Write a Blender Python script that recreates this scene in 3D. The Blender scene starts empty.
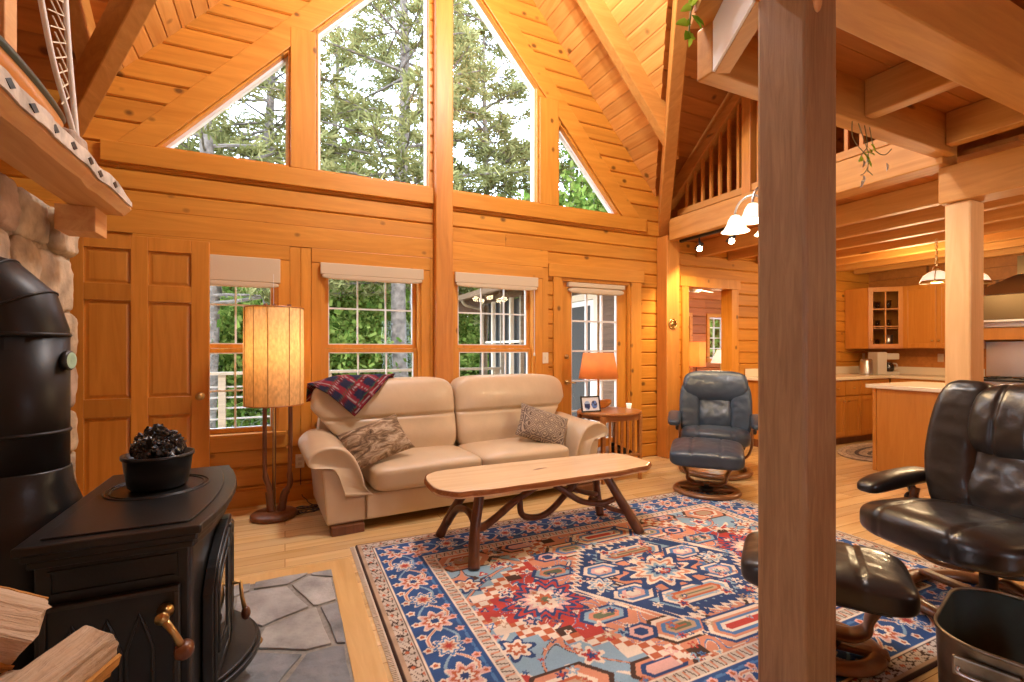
import bpy, math, random
import numpy as np
from mathutils import Matrix, Vector, Euler
C = bpy.context.scene.collection
PI = math.pi
rnd = random.Random(7)
RN = np.random.RandomState(11)

# ------------------------------------------------------------------ helpers
class MB:
    """collects shapes, links them as ONE mesh object"""
    def __init__(s): s.v = []; s.f = []; s.m = Matrix.Identity(4); s.cols = None
    def add(s, vs, fs):
        n = len(s.v); m = s.m
        s.v += [tuple(m @ Vector(p)) for p in vs]
        s.f += [tuple(i + n for i in f) for f in fs]
        return s
    def box(s, x0, x1, y0, y1, z0, z1):
        return s.add([(x0,y0,z0),(x1,y0,z0),(x1,y1,z0),(x0,y1,z0),(x0,y0,z1),(x1,y0,z1),(x1,y1,z1),(x0,y1,z1)],
                     [(0,3,2,1),(4,5,6,7),(0,1,5,4),(1,2,6,5),(2,3,7,6),(3,0,4,7)])
    def hexa(s, b, t):      # bottom quad, top quad (both ccw from above)
        return s.add(list(b)+list(t), [(0,3,2,1),(4,5,6,7),(0,1,5,4),(1,2,6,5),(2,3,7,6),(3,0,4,7)])
    def prism(s, poly, a, b, ax='y'):
        n = len(poly)
        def P(p, q):
            return {'y':(p[0],q,p[1]),'x':(q,p[0],p[1]),'z':(p[0],p[1],q)}[ax]
        vs = [P(p,a) for p in poly]+[P(p,b) for p in poly]
        return s.add(vs, [tuple(range(n))[::-1], tuple(range(n,2*n))]+[(i,(i+1)%n,n+(i+1)%n,n+i) for i in range(n)])
    def tube(s, pts, r, n=10, flat=1.0, close=False):
        pts = [Vector(p) for p in pts]; N = len(pts)
        rs = r if isinstance(r,(list,tuple)) else [r]*N
        vs=[]; fs=[]; prev=None
        for i,p in enumerate(pts):
            if close: t = pts[(i+1)%N]-pts[i-1]
            else: t = pts[min(i+1,N-1)]-pts[max(i-1,0)]
            t.normalize()
            if prev is None:
                a = Vector((0,0,1)) if abs(t.z)<.9 else Vector((1,0,0))
                u = t.cross(a).normalized()
            else:
                u = (prev - t*prev.dot(t)).normalized()
            prev = u; w = t.cross(u)
            for k in range(n):
                c = 2*PI*k/n
                vs.append(tuple(p+u*math.cos(c)*rs[i]+w*math.sin(c)*rs[i]*flat))
        L = N if close else N-1
        for i in range(L):
            for k in range(n):
                j=(i+1)%N
                fs.append((i*n+k,i*n+(k+1)%n,j*n+(k+1)%n,j*n+k))
        if not close: fs += [tuple(range(n))[::-1], tuple(range((N-1)*n,N*n))]
        return s.add(vs,fs)
    def lathe(s, prof, n=24, c=(0,0,0), sx=1, sy=1):
        vs=[];fs=[];N=len(prof)
        for r,z in prof:
            for k in range(n):
                a=2*PI*k/n; vs.append((c[0]+r*math.cos(a)*sx,c[1]+r*math.sin(a)*sy,c[2]+z))
        for i in range(N-1):
            for k in range(n):
                fs.append((i*n+k,i*n+(k+1)%n,(i+1)*n+(k+1)%n,(i+1)*n+k))
        if prof[0][0]>1e-6: fs.append(tuple(range(n))[::-1])
        if prof[-1][0]>1e-6: fs.append(tuple(range((N-1)*n,N*n)))
        return s.add(vs,fs)
    def sq(s, c, a, e1=.4, e2=.4, nu=28, nv=16, fn=None):
        """super-ellipsoid cushion on a gridded cube; fn(x,y,z unit coords, p) edits the point"""
        n=max(4,int(max(nu,nv)*.5)); ix={}; vs=[]; fs=[]
        def vid(p):
            k=(round(p[0]*n),round(p[1]*n),round(p[2]*n))
            if k in ix: return ix[k]
            t=[math.sin(q*PI/4)/math.sin(PI/4) if False else q for q in p]
            F=((abs(t[0])**(2/e2)+abs(t[1])**(2/e2))**(e2/e1)+abs(t[2])**(2/e1))**(-e1/2)
            x,y,z=t[0]*F,t[1]*F,t[2]*F
            q=[c[0]+a[0]*x,c[1]+a[1]*y,c[2]+a[2]*z]
            if fn: q=fn(x,y,z,q)
            ix[k]=len(vs); vs.append(tuple(q)); return ix[k]
        g=[-1+2*i/n for i in range(n+1)]
        for ax in range(3):
            for sd in (-1,1):
                def P(u,v):
                    p=[0,0,0]; p[ax]=sd; p[(ax+1)%3]=u; p[(ax+2)%3]=v; return p
                for i in range(n):
                    for j in range(n):
                        q=[vid(P(g[i],g[j])),vid(P(g[i+1],g[j])),vid(P(g[i+1],g[j+1])),vid(P(g[i],g[j+1]))]
                        fs.append(tuple(q if sd>0 else q[::-1]))
        return s.add(vs,fs)
    def sheet(s, fn, nu, nv):
        vs=[fn(i/nu,j/nv) for j in range(nv+1) for i in range(nu+1)]
        return s.add(vs,[(j*(nu+1)+i,j*(nu+1)+i+1,(j+1)*(nu+1)+i+1,(j+1)*(nu+1)+i) for j in range(nv) for i in range(nu)])
    def build(s, name, mat, parent=None, bevel=0, smooth=False, sub=0, solid=0, **kw):
        me=bpy.data.meshes.new(name); me.from_pydata(s.v,[],s.f); me.update()
        o=bpy.data.objects.new(name,me); C.objects.link(o)
        if mat: me.materials.append(mat)
        if smooth: me.polygons.foreach_set('use_smooth',[True]*len(me.polygons))
        if parent: o.parent=parent
        if solid:
            md=o.modifiers.new('so','SOLIDIFY'); md.thickness=solid; md.offset=0
        if bevel:
            md=o.modifiers.new('bv','BEVEL'); md.width=bevel; md.segments=2; md.limit_method='ANGLE'; md.angle_limit=.6
        if sub:
            md=o.modifiers.new('ss','SUBSURF'); md.levels=sub; md.render_levels=sub
        for k,q in kw.items(): o[k]=q
        return o
def raw(name, V, F, mat, parent=None):
    """fast mesh from numpy quads"""
    me=bpy.data.meshes.new(name); V=np.asarray(V,np.float32); F=np.asarray(F,np.int32)
    me.vertices.add(len(V)); me.vertices.foreach_set('co',V.ravel())
    me.loops.add(F.size); me.loops.foreach_set('vertex_index',F.ravel())
    me.polygons.add(len(F)); me.polygons.foreach_set('loop_start',np.arange(0,F.size,F.shape[1],dtype=np.int32))
    me.update(calc_edges=True); me.validate()
    me.materials.append(mat); o=bpy.data.objects.new(name,me); C.objects.link(o)
    if parent: o.parent=parent
    return o
def tag(o,label,cat,group=None,kind=None):
    o['label']=label; o['category']=cat
    if group: o['group']=group
    if kind: o['kind']=kind
    return o
def thing(name,label,cat,loc=(0,0,0),rz=0,group=None):
    o=bpy.data.objects.new(name,None); C.objects.link(o); o.location=loc; o.rotation_euler=(0,0,rz); o.empty_display_size=.1
    return tag(o,label,cat,group)
def struct(name,mb,mat,parent=None,**kw):
    o=mb.build(name,mat,parent,**kw)
    if not parent: o['kind']='structure'
    return o
def box1(x0,x1,y0,y1,z0,z1): return MB().box(x0,x1,y0,y1,z0,z1)
def spline(pts,n=8):
    P=[Vector(p) for p in pts]; out=[]
    for i in range(len(P)-1):
        a=P[max(i-1,0)];b=P[i];c=P[i+1];d=P[min(i+2,len(P)-1)]
        for k in range(n):
            t=k/n
            out.append(.5*((2*b)+(c-a)*t+(2*a-5*b+4*c-d)*t*t+(3*b-a-3*c+d)*t**3))
    out.append(P[-1]); return out
def lerp(a,b,n): return [a+(b-a)*i/(n-1) for i in range(n)]
def hnoise(x,y,z,s=1.0):
    from mathutils import noise
    return noise.noise(Vector((x*s,y*s,z*s)))

# ------------------------------------------------------------------ materials
def newmat(name):
    m=bpy.data.materials.new(name); m.use_nodes=True; nt=m.node_tree
    return m,nt,nt.nodes['Principled BSDF']
def nd(nt,t,**kw):
    n=nt.nodes.new(t)
    for k,v in kw.items(): setattr(n,k,v)
    return n
def ramp(nt,stops):
    r=nd(nt,'ShaderNodeValToRGB'); e=r.color_ramp.elements
    while len(e)<len(stops): e.new(.5)
    for q,(p,c) in zip(e,stops): q.position=p; q.color=(*c,1)
    return r
def bump(nt,b,src,strength=.2,dist=.01):
    n=nd(nt,'ShaderNodeBump'); n.inputs['Strength'].default_value=strength; n.inputs['Distance'].default_value=dist
    nt.links.new(src,n.inputs['Height']); nt.links.new(n.outputs[0],b.inputs['Normal'])
def plain(name,col,rough=.5,metal=0,noise=.0,nscale=20,bumps=0,bscale=60,coat=0,spec=None,bdist=.004):
    m,nt,b=newmat(name)
    b.inputs['Base Color'].default_value=(*col,1); b.inputs['Roughness'].default_value=rough; b.inputs['Metallic'].default_value=metal
    b.inputs['Coat Weight'].default_value=coat
    if spec is not None: b.inputs['Specular IOR Level'].default_value=spec
    tc=nd(nt,'ShaderNodeTexCoord')
    if noise:
        n=nd(nt,'ShaderNodeTexNoise'); n.inputs['Scale'].default_value=nscale; n.inputs['Detail'].default_value=5
        nt.links.new(tc.outputs['Object'],n.inputs['Vector'])
        r=ramp(nt,[(.3,[max(0,c*(1-noise)) for c in col]),(.7,[min(1,c*(1+noise)) for c in col])])
        nt.links.new(n.outputs['Fac'],r.inputs[0]); nt.links.new(r.outputs[0],b.inputs['Base Color'])
    if bumps:
        n=nd(nt,'ShaderNodeTexNoise'); n.inputs['Scale'].default_value=bscale; n.inputs['Detail'].default_value=4
        nt.links.new(tc.outputs['Object'],n.inputs['Vector']); bump(nt,b,n.outputs['Fac'],bumps,bdist)
    return m
def emis(name,col,strength,base=None):
    m,nt,b=newmat(name); b.inputs['Base Color'].default_value=(*(base or col),1)
    b.inputs['Emission Color'].default_value=(*col,1); b.inputs['Emission Strength'].default_value=strength
    b.inputs['Roughness'].default_value=.4
    return m
def wood(name,c1,c2,axis='x',rough=.45,knots=.035,vary=.22,grain=1.0,kcol=None,coat=.0,kscale=2.2,bumps=.12,kax=None):
    """c1 dark grain, c2 light grain, axis: grain direction in object space"""
    m,nt,b=newmat(name); L=nt.links.new
    tc=nd(nt,'ShaderNodeTexCoord'); mp=nd(nt,'ShaderNodeMapping'); geo=nd(nt,'ShaderNodeNewGeometry')
    sc={'x':(1.2,14,14),'y':(14,1.2,14),'z':(14,14,1.2)}[axis]
    mp.inputs['Scale'].default_value=[q*grain for q in sc]
    off=nd(nt,'ShaderNodeVectorMath',operation='ADD')
    mul=nd(nt,'ShaderNodeMath',operation='MULTIPLY'); mul.inputs[1].default_value=37.0
    L(geo.outputs['Random Per Island'],mul.inputs[0]); L(tc.outputs['Object'],off.inputs[0]); L(mul.outputs[0],off.inputs[1])
    L(off.outputs[0],mp.inputs['Vector'])
    n1=nd(nt,'ShaderNodeTexNoise'); n1.inputs['Scale'].default_value=1.0; n1.inputs['Detail'].default_value=6; n1.inputs['Roughness'].default_value=.6; n1.inputs['Distortion'].default_value=1.1
    L(mp.outputs[0],n1.inputs['Vector'])
    r=ramp(nt,[(.28,c1),(.52,[(a+q)/2 for a,q in zip(c1,c2)]),(.74,c2)]); L(n1.outputs['Fac'],r.inputs[0])
    # board-to-board variation
    hs=nd(nt,'ShaderNodeHueSaturation')
    mr=nd(nt,'ShaderNodeMapRange'); mr.inputs['To Min'].default_value=1-vary; mr.inputs['To Max'].default_value=1+vary*.6
    L(geo.outputs['Random Per Island'],mr.inputs['Value']); L(mr.outputs[0],hs.inputs['Value']); L(r.outputs[0],hs.inputs['Color'])
    col=hs.outputs[0]
    if knots:
        mk=nd(nt,'ShaderNodeMapping'); mk.inputs['Scale'].default_value=[kscale*(.45 if 'xyz'[i]==axis else 1.6) for i in range(3)] if not kax else [(.25 if 'xyz'[i]==kax else 4.6 if 'xyz'[i]!=axis else 3.4) for i in range(3)]
        L(off.outputs[0],mk.inputs['Vector'])
        vo=nd(nt,'ShaderNodeTexVoronoi'); vo.inputs['Scale'].default_value=1.0; L(mk.outputs[0],vo.inputs['Vector'])
        rk=nd(nt,'ShaderNodeMapRange'); rk.inputs['From Min'].default_value=knots; rk.inputs['From Max'].default_value=knots*2.2
        rk.inputs['To Min'].default_value=1; rk.inputs['To Max'].default_value=0; L(vo.outputs['Distance'],rk.inputs['Value'])
        mx=nd(nt,'ShaderNodeMix',data_type='RGBA'); L(rk.outputs[0],mx.inputs[0]); L(col,mx.inputs[6])
        mx.inputs[7].default_value=(*(kcol or [q*.35 for q in c1]),1); col=mx.outputs[2]
    L(col,b.inputs['Base Color']); b.inputs['Roughness'].default_value=rough; b.inputs['Coat Weight'].default_value=coat; b.inputs['Coat Roughness'].default_value=.2
    if bumps: bump(nt,b,n1.outputs['Fac'],bumps,.004 if bumps<.5 else .02)
    return m
ODK,OLT=(.52,.190,.015),(.71,.305,.036)
M={}
M['wall']=wood('pine_wall',ODK,OLT,'x',.5,knots=.062,vary=.14,kax='y')
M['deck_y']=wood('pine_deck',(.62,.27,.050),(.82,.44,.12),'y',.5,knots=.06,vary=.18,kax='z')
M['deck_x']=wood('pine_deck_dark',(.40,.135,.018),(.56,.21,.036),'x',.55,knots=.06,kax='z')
M['beam_x']=wood('fir_beam_x',(.49,.20,.034),(.67,.325,.075),'x',.5,vary=.05)
M['beam_y']=wood('fir_beam_y',(.49,.20,.034),(.67,.325,.075),'y',.5,vary=.05)
M['beam_z']=wood('fir_beam_z',(.50,.175,.026),(.70,.285,.05),'z',.45,vary=.05)
M['trim_x']=wood('pine_trim_x',(.56,.208,.018),(.73,.315,.042),'x',.45,vary=.08,knots=.055,kax='y')
M['trim_z']=wood('pine_trim_z',(.56,.208,.018),(.73,.315,.042),'z',.45,vary=.08,knots=.055,kax='y')
M['trim_y']=wood('pine_trim_y',(.56,.208,.018),(.73,.315,.042),'y',.45,vary=.08,knots=.055,kax='x')
M['post_grey']=wood('weathered_fir',(.24,.12,.046),(.40,.22,.09),'z',.55,vary=.03,knots=.05,grain=2.6,kscale=1.6,bumps=.3)
M['post_pale']=wood('pale_fir',(.62,.34,.13),(.80,.50,.24),'z',.5,vary=.03)
M['door']=wood('fir_door',(.50,.175,.016),(.67,.265,.036),'z',.4,vary=.2,knots=0)
M['cab']=wood('cherry_cabinet',(.46,.165,.020),(.58,.235,.038),'z',.35,vary=.1,knots=0)
M['oak']=wood('oak_furniture',(.36,.13,.03),(.55,.24,.07),'x',.35,vary=.05,knots=0)
M['walnut']=wood('walnut',(.10,.03,.010),(.22,.075,.022),'z',.35,vary=.1,knots=0)
M['bent']=wood('bent_beech',(.16,.065,.022),(.30,.13,.05),'x',.3,vary=.1,knots=0,coat=.3)
M['branch']=wood('peeled_branch',(.07,.022,.008),(.20,.070,.022),'z',.4,vary=.2,knots=.03,coat=.2)
M['slab']=wood('maple_slab',(.72,.50,.28),(.84,.64,.40),'x',.25,vary=0,knots=0,coat=.5)
M['bark_edge']=wood('bark_edge',(.30,.09,.02),(.62,.27,.07),'x',.6,vary=0,knots=.08,grain=3,bumps=.6)
M['mantel']=wood('mantel_slab',(.55,.24,.07),(.74,.42,.16),'y',.5,vary=0,knots=.04)
M['logsplit']=wood('split_log_face',(.42,.28,.16),(.70,.54,.38),'x',.85,vary=.1,knots=.03,grain=2.5,bumps=1)
M['logbark']=wood('log_bark',(.42,.17,.03),(.68,.34,.08),'x',.9,vary=.1,knots=.05,grain=2.5,bumps=1)
def floor_mat():
    m,nt,b=newmat('floor_boards'); L=nt.links.new
    tc=nd(nt,'ShaderNodeTexCoord')
    br=nd(nt,'ShaderNodeTexBrick'); br.offset=.37; br.inputs['Scale'].default_value=1; br.inputs['Brick Width'].default_value=1.7; br.inputs['Row Height'].default_value=.125
    br.inputs['Mortar Size'].default_value=.0018; br.inputs['Mortar Smooth'].default_value=.2
    br.inputs['Color1'].default_value=(.0,.0,.0,1); br.inputs['Color2'].default_value=(1,1,1,1); br.inputs['Mortar'].default_value=(.5,.5,.5,1)
    L(tc.outputs['Object'],br.inputs['Vector'])
    mp=nd(nt,'ShaderNodeMapping'); mp.inputs['Scale'].default_value=(1.1,16,1); L(tc.outputs['Object'],mp.inputs['Vector'])
    ad=nd(nt,'ShaderNodeVectorMath',operation='ADD'); L(mp.outputs[0],ad.inputs[0])
    sc=nd(nt,'ShaderNodeVectorMath',operation='SCALE'); sc.inputs['Scale'].default_value=9; L(br.outputs['Color'],sc.inputs[0]); L(sc.outputs[0],ad.inputs[1])
    n=nd(nt,'ShaderNodeTexNoise'); n.inputs['Scale'].default_value=1; n.inputs['Detail'].default_value=5; n.inputs['Distortion'].default_value=.8; L(ad.outputs[0],n.inputs['Vector'])
    r=ramp(nt,[(.3,(.68,.44,.17)),(.7,(.86,.61,.30))]); L(n.outputs['Fac'],r.inputs[0])
    hs=nd(nt,'ShaderNodeHueSaturation'); mr=nd(nt,'ShaderNodeMapRange'); mr.inputs['To Min'].default_value=.82; mr.inputs['To Max'].default_value=1.12
    L(br.outputs['Color'],mr.inputs['Value']); L(mr.outputs[0],hs.inputs['Value']); L(r.outputs[0],hs.inputs['Color'])
    mx=nd(nt,'ShaderNodeMix',data_type='RGBA'); L(br.outputs['Fac'],mx.inputs[0]); L(hs.outputs[0],mx.inputs[6]); mx.inputs[7].default_value=(.28,.12,.03,1)
    L(mx.outputs[2],b.inputs['Base Color']); b.inputs['Roughness'].default_value=.22; b.inputs['Coat Weight'].default_value=.4; b.inputs['Coat Roughness'].default_value=.15
    return m
M['floor']=floor_mat()
def island_mat(name,stops,rough,nscale=9,bumps=.6,bscale=25,bd=.02):
    m,nt,b=newmat(name); L=nt.links.new
    geo=nd(nt,'ShaderNodeNewGeometry'); r=ramp(nt,stops); L(geo.outputs['Random Per Island'],r.inputs[0])
    tc=nd(nt,'ShaderNodeTexCoord'); n=nd(nt,'ShaderNodeTexNoise'); n.inputs['Scale'].default_value=nscale; n.inputs['Detail'].default_value=8; L(tc.outputs['Object'],n.inputs['Vector'])
    hs=nd(nt,'ShaderNodeHueSaturation'); mr=nd(nt,'ShaderNodeMapRange'); mr.inputs['From Min'].default_value=.3; mr.inputs['From Max'].default_value=.7; mr.inputs['To Min'].default_value=.6; mr.inputs['To Max'].default_value=1.35
    L(n.outputs['Fac'],mr.inputs['Value']); L(mr.outputs[0],hs.inputs['Value']); L(r.outputs[0],hs.inputs['Color']); L(hs.outputs[0],b.inputs['Base Color'])
    b.inputs['Roughness'].default_value=rough
    n2=nd(nt,'ShaderNodeTexNoise'); n2.inputs['Scale'].default_value=bscale; n2.inputs['Detail'].default_value=8; L(tc.outputs['Object'],n2.inputs['Vector']); bump(nt,b,n2.outputs['Fac'],bumps,bd)
    return m
M['stone']=island_mat('field_stone',[(0,(.40,.28,.16)),(.25,(.52,.42,.29)),(.5,(.34,.26,.19)),(.75,(.50,.34,.24)),(1,(.58,.50,.38))],.85)
M['slate']=island_mat('hearth_slate',[(0,(.31,.31,.30)),(.4,(.40,.40,.375)),(.7,(.19,.21,.23)),(1,(.36,.36,.345))],.75,nscale=6,bumps=.35)
M['mortar']=plain('mortar',(.38,.30,.20),.95,noise=.3,nscale=30,bumps=.5)
M['grout']=plain('grout',(.26,.25,.22),.95,noise=.2,nscale=40,bumps=.3)
M['iron']=plain('cast_iron',(.011,.011,.011),.34,noise=.3,nscale=12,bumps=.10,bscale=160,spec=.45)
M['pipe']=plain('black_stovepipe',(.013,.011,.010),.42,noise=.25,nscale=4,spec=.35)
M['brass']=plain('aged_brass',(.55,.36,.14),.3,1)
M['steel']=plain('brushed_steel',(.55,.54,.52),.32,1)
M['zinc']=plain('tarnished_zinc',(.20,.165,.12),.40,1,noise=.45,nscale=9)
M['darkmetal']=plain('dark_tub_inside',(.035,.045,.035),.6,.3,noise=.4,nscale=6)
M['black']=plain('black_metal',(.012,.012,.012),.4)
M['white']=plain('white_vinyl',(.80,.80,.78),.4)
M['sash']=plain('pale_sash',(.74,.66,.52),.4)
M['shade']=plain('linen_roller_shade',(.62,.50,.34),.8,bumps=.2,bscale=200)
M['counter']=plain('cream_worktop',(.78,.66,.47),.25)
M['cream']=plain('cream_leather',(.60,.46,.30),.38,noise=.06,nscale=6,bumps=.10,bscale=24,coat=.1,bdist=.01)
M['navy']=plain('navy_leather',(.036,.056,.085),.38,noise=.15,nscale=8,bumps=.08,bscale=40,coat=.1,bdist=.01)
M['brownblack']=plain('black_brown_leather',(.018,.014,.012),.33,noise=.3,nscale=9,bumps=.10,bscale=34,coat=.15,bdist=.01)
def _fur():
    m=plain('brown_plush',(.24,.155,.085),.95)
    nt=m.node_tree; b=nt.nodes['Principled BSDF']; L=nt.links.new
    tc=nd(nt,'ShaderNodeTexCoord'); mp=nd(nt,'ShaderNodeMapping'); mp.inputs['Scale'].default_value=(9,22,9); mp.inputs['Rotation'].default_value=(0,.0,.5)
    n=nd(nt,'ShaderNodeTexNoise'); n.inputs['Scale'].default_value=1; n.inputs['Detail'].default_value=6; n.inputs['Distortion'].default_value=1.4
    L(tc.outputs['Object'],mp.inputs[0]); L(mp.outputs[0],n.inputs['Vector'])
    r=ramp(nt,[(.32,(.07,.04,.02)),(.5,(.26,.17,.095)),(.68,(.52,.40,.27))]); L(n.outputs['Fac'],r.inputs[0]); L(r.outputs[0],b.inputs['Base Color'])
    bump(nt,b,n.outputs['Fac'],1,.03); return m
M['fur']=_fur()
def _diam():
    m,nt,b=newmat('woven_diamond'); L=nt.links.new
    tc=nd(nt,'ShaderNodeTexCoord'); mp=nd(nt,'ShaderNodeMapping'); mp.inputs['Rotation'].default_value=(0,0,PI/4); mp.inputs['Scale'].default_value=(14,14,14)
    v=nd(nt,'ShaderNodeTexVoronoi',distance='CHEBYCHEV'); v.inputs['Randomness'].default_value=.08; v.inputs['Scale'].default_value=1
    L(tc.outputs['Object'],mp.inputs[0]); L(mp.outputs[0],v.inputs['Vector'])
    r=ramp(nt,[(.0,(.42,.33,.23)),(.16,(.12,.08,.055)),(.24,(.36,.28,.20)),(.36,(.13,.09,.07)),(.46,(.40,.31,.22))]); r.color_ramp.interpolation='CONSTANT'
    L(v.outputs['Distance'],r.inputs[0]); L(r.outputs[0],b.inputs['Base Color']); b.inputs['Roughness'].default_value=.95
    n=nd(nt,'ShaderNodeTexNoise'); n.inputs['Scale'].default_value=90; L(tc.outputs['Object'],n.inputs['Vector']); bump(nt,b,n.outputs['Fac'],.5,.01)
    return m
M['diamond']=_diam()
def attrmat(name,rough=.9,bumps=.4,bscale=220):
    m,nt,b=newmat(name); a=nd(nt,'ShaderNodeAttribute',attribute_name='pattern'); nt.links.new(a.outputs['Color'],b.inputs['Base Color']); b.inputs['Roughness'].default_value=rough
    b.inputs['Specular IOR Level'].default_value=.2
    tc=nd(nt,'ShaderNodeTexCoord'); n=nd(nt,'ShaderNodeTexNoise'); n.inputs['Scale'].default_value=bscale; nt.links.new(tc.outputs['Object'],n.inputs['Vector']); bump(nt,b,n.outputs['Fac'],bumps,.006)
    return m
M['pattern']=attrmat('woven_pattern'); M['print']=attrmat('printed_paper',.3,0)
def glassmat(name,tint=(1,1,1),refl=1.0):
    m=bpy.data.materials.new(name); m.use_nodes=True; nt=m.node_tree; nt.nodes.clear(); L=nt.links.new
    o=nd(nt,'ShaderNodeOutputMaterial'); t=nd(nt,'ShaderNodeBsdfTransparent'); t.inputs[0].default_value=(*tint,1)
    g=nd(nt,'ShaderNodeBsdfGlossy'); g.inputs['Roughness'].default_value=.0
    f=nd(nt,'ShaderNodeFresnel'); f.inputs['IOR'].default_value=1.45; mu=nd(nt,'ShaderNodeMath',operation='MULTIPLY'); mu.inputs[1].default_value=refl
    mx=nd(nt,'ShaderNodeMixShader'); L(f.outputs[0],mu.inputs[0]); L(mu.outputs[0],mx.inputs[0]); L(t.outputs[0],mx.inputs[1]); L(g.outputs[0],mx.inputs[2]); L(mx.outputs[0],o.inputs[0])
    return m
M['glass']=glassmat('window_glass',refl=.25)
def leafmat(name,stops,trans=.35):
    m=bpy.data.materials.new(name); m.use_nodes=True; nt=m.node_tree; nt.nodes.clear(); L=nt.links.new
    o=nd(nt,'ShaderNodeOutputMaterial'); d=nd(nt,'ShaderNodeBsdfDiffuse'); t=nd(nt,'ShaderNodeBsdfTranslucent'); mx=nd(nt,'ShaderNodeMixShader'); mx.inputs[0].default_value=trans
    geo=nd(nt,'ShaderNodeNewGeometry'); r=ramp(nt,stops); L(geo.outputs['Random Per Island'],r.inputs[0]); L(r.outputs[0],d.inputs[0]); L(r.outputs[0],t.inputs[0])
    L(d.outputs[0],mx.inputs[1]); L(t.outputs[0],mx.inputs[2]); L(mx.outputs[0],o.inputs[0]); return m
M['needle']=leafmat('pine_needles',[(0,(.13,.14,.05)),(.5,(.24,.24,.09)),(1,(.37,.35,.15))])
M['leaf']=leafmat('broad_leaves',[(0,(.06,.12,.02)),(.5,(.16,.24,.045)),(1,(.30,.36,.09))])
M['houseleaf']=leafmat('house_plant_leaves',[(0,(.16,.30,.02)),(1,(.42,.55,.06))])
M['barkgrey']=plain('grey_bark',(.17,.14,.115),.95,noise=.45,nscale=7,bumps=.8,bscale=14,bdist=.05)
M['barkpale']=plain('pale_bark',(.33,.29,.25),.95,noise=.3,nscale=9,bumps=.6,bscale=16,bdist=.04)
M['ground']=plain('forest_floor',(.10,.12,.045),1,noise=.5,nscale=3)
M['burlap']=None
def translucent_shade(name,col,em,weave=0):
    m=bpy.data.materials.new(name); m.use_nodes=True; nt=m.node_tree; b=nt.nodes['Principled BSDF']; L=nt.links.new
    o=nt.nodes['Material Output']; t=nd(nt,'ShaderNodeBsdfTranslucent'); mx=nd(nt,'ShaderNodeMixShader'); mx.inputs[0].default_value=.5
    tc=nd(nt,'ShaderNodeTexCoord'); n=nd(nt,'ShaderNodeTexNoise'); mp=nd(nt,'ShaderNodeMapping'); mp.inputs['Scale'].default_value=(40,40,18) if weave else (6,6,6)
    L(tc.outputs['Object'],mp.inputs[0]); L(mp.outputs[0],n.inputs['Vector']); n.inputs['Scale'].default_value=1.5; n.inputs['Detail'].default_value=6
    k=.22 if weave else .1
    r=ramp(nt,[(.32,[c*(1-k) for c in col]),(.66,[min(1,c*(1+k*.3)) for c in col])]); L(n.outputs['Fac'],r.inputs[0]); L(r.outputs[0],b.inputs['Base Color']); L(r.outputs[0],t.inputs[0])
    b.inputs['Roughness'].default_value=.9
    L(b.outputs[0],mx.inputs[1]); L(t.outputs[0],mx.inputs[2]); L(mx.outputs[0],o.inputs[0]); return m
M['burlap']=translucent_shade('burlap_lampshade',(.86,.66,.38),1,1)
M['parchment']=translucent_shade('parchment_lampshade',(.72,.40,.17),1)
M['bulb']=emis('warm_bulb',(1,.72,.38),14)
M['spot']=emis('spot_lens',(1,.80,.50),40)
M['bellglass']=emis('lit_frosted_glass',(1,.86,.62),.75,(.9,.85,.75))
M['redlog']=wood('red_log_wall',(.38,.11,.018),(.56,.19,.034),'x',.5,kscale=3)

# ------------------------------------------------------------------ camera
F_PX,THETA,HOR,CAMH=480.,math.atan2(227,480),349.,1.285
cam=bpy.data.cameras.new('camera'); co=bpy.data.objects.new('camera',cam); C.objects.link(co)
cam.sensor_width=36; cam.lens=36*F_PX/1024; cam.shift_y=(HOR-341)/1024; cam.clip_start=.05; cam.clip_end=300
co.location=(0,0,CAMH); co.rotation_euler=(PI/2,0,-THETA)
bpy.context.scene.camera=co

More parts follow.
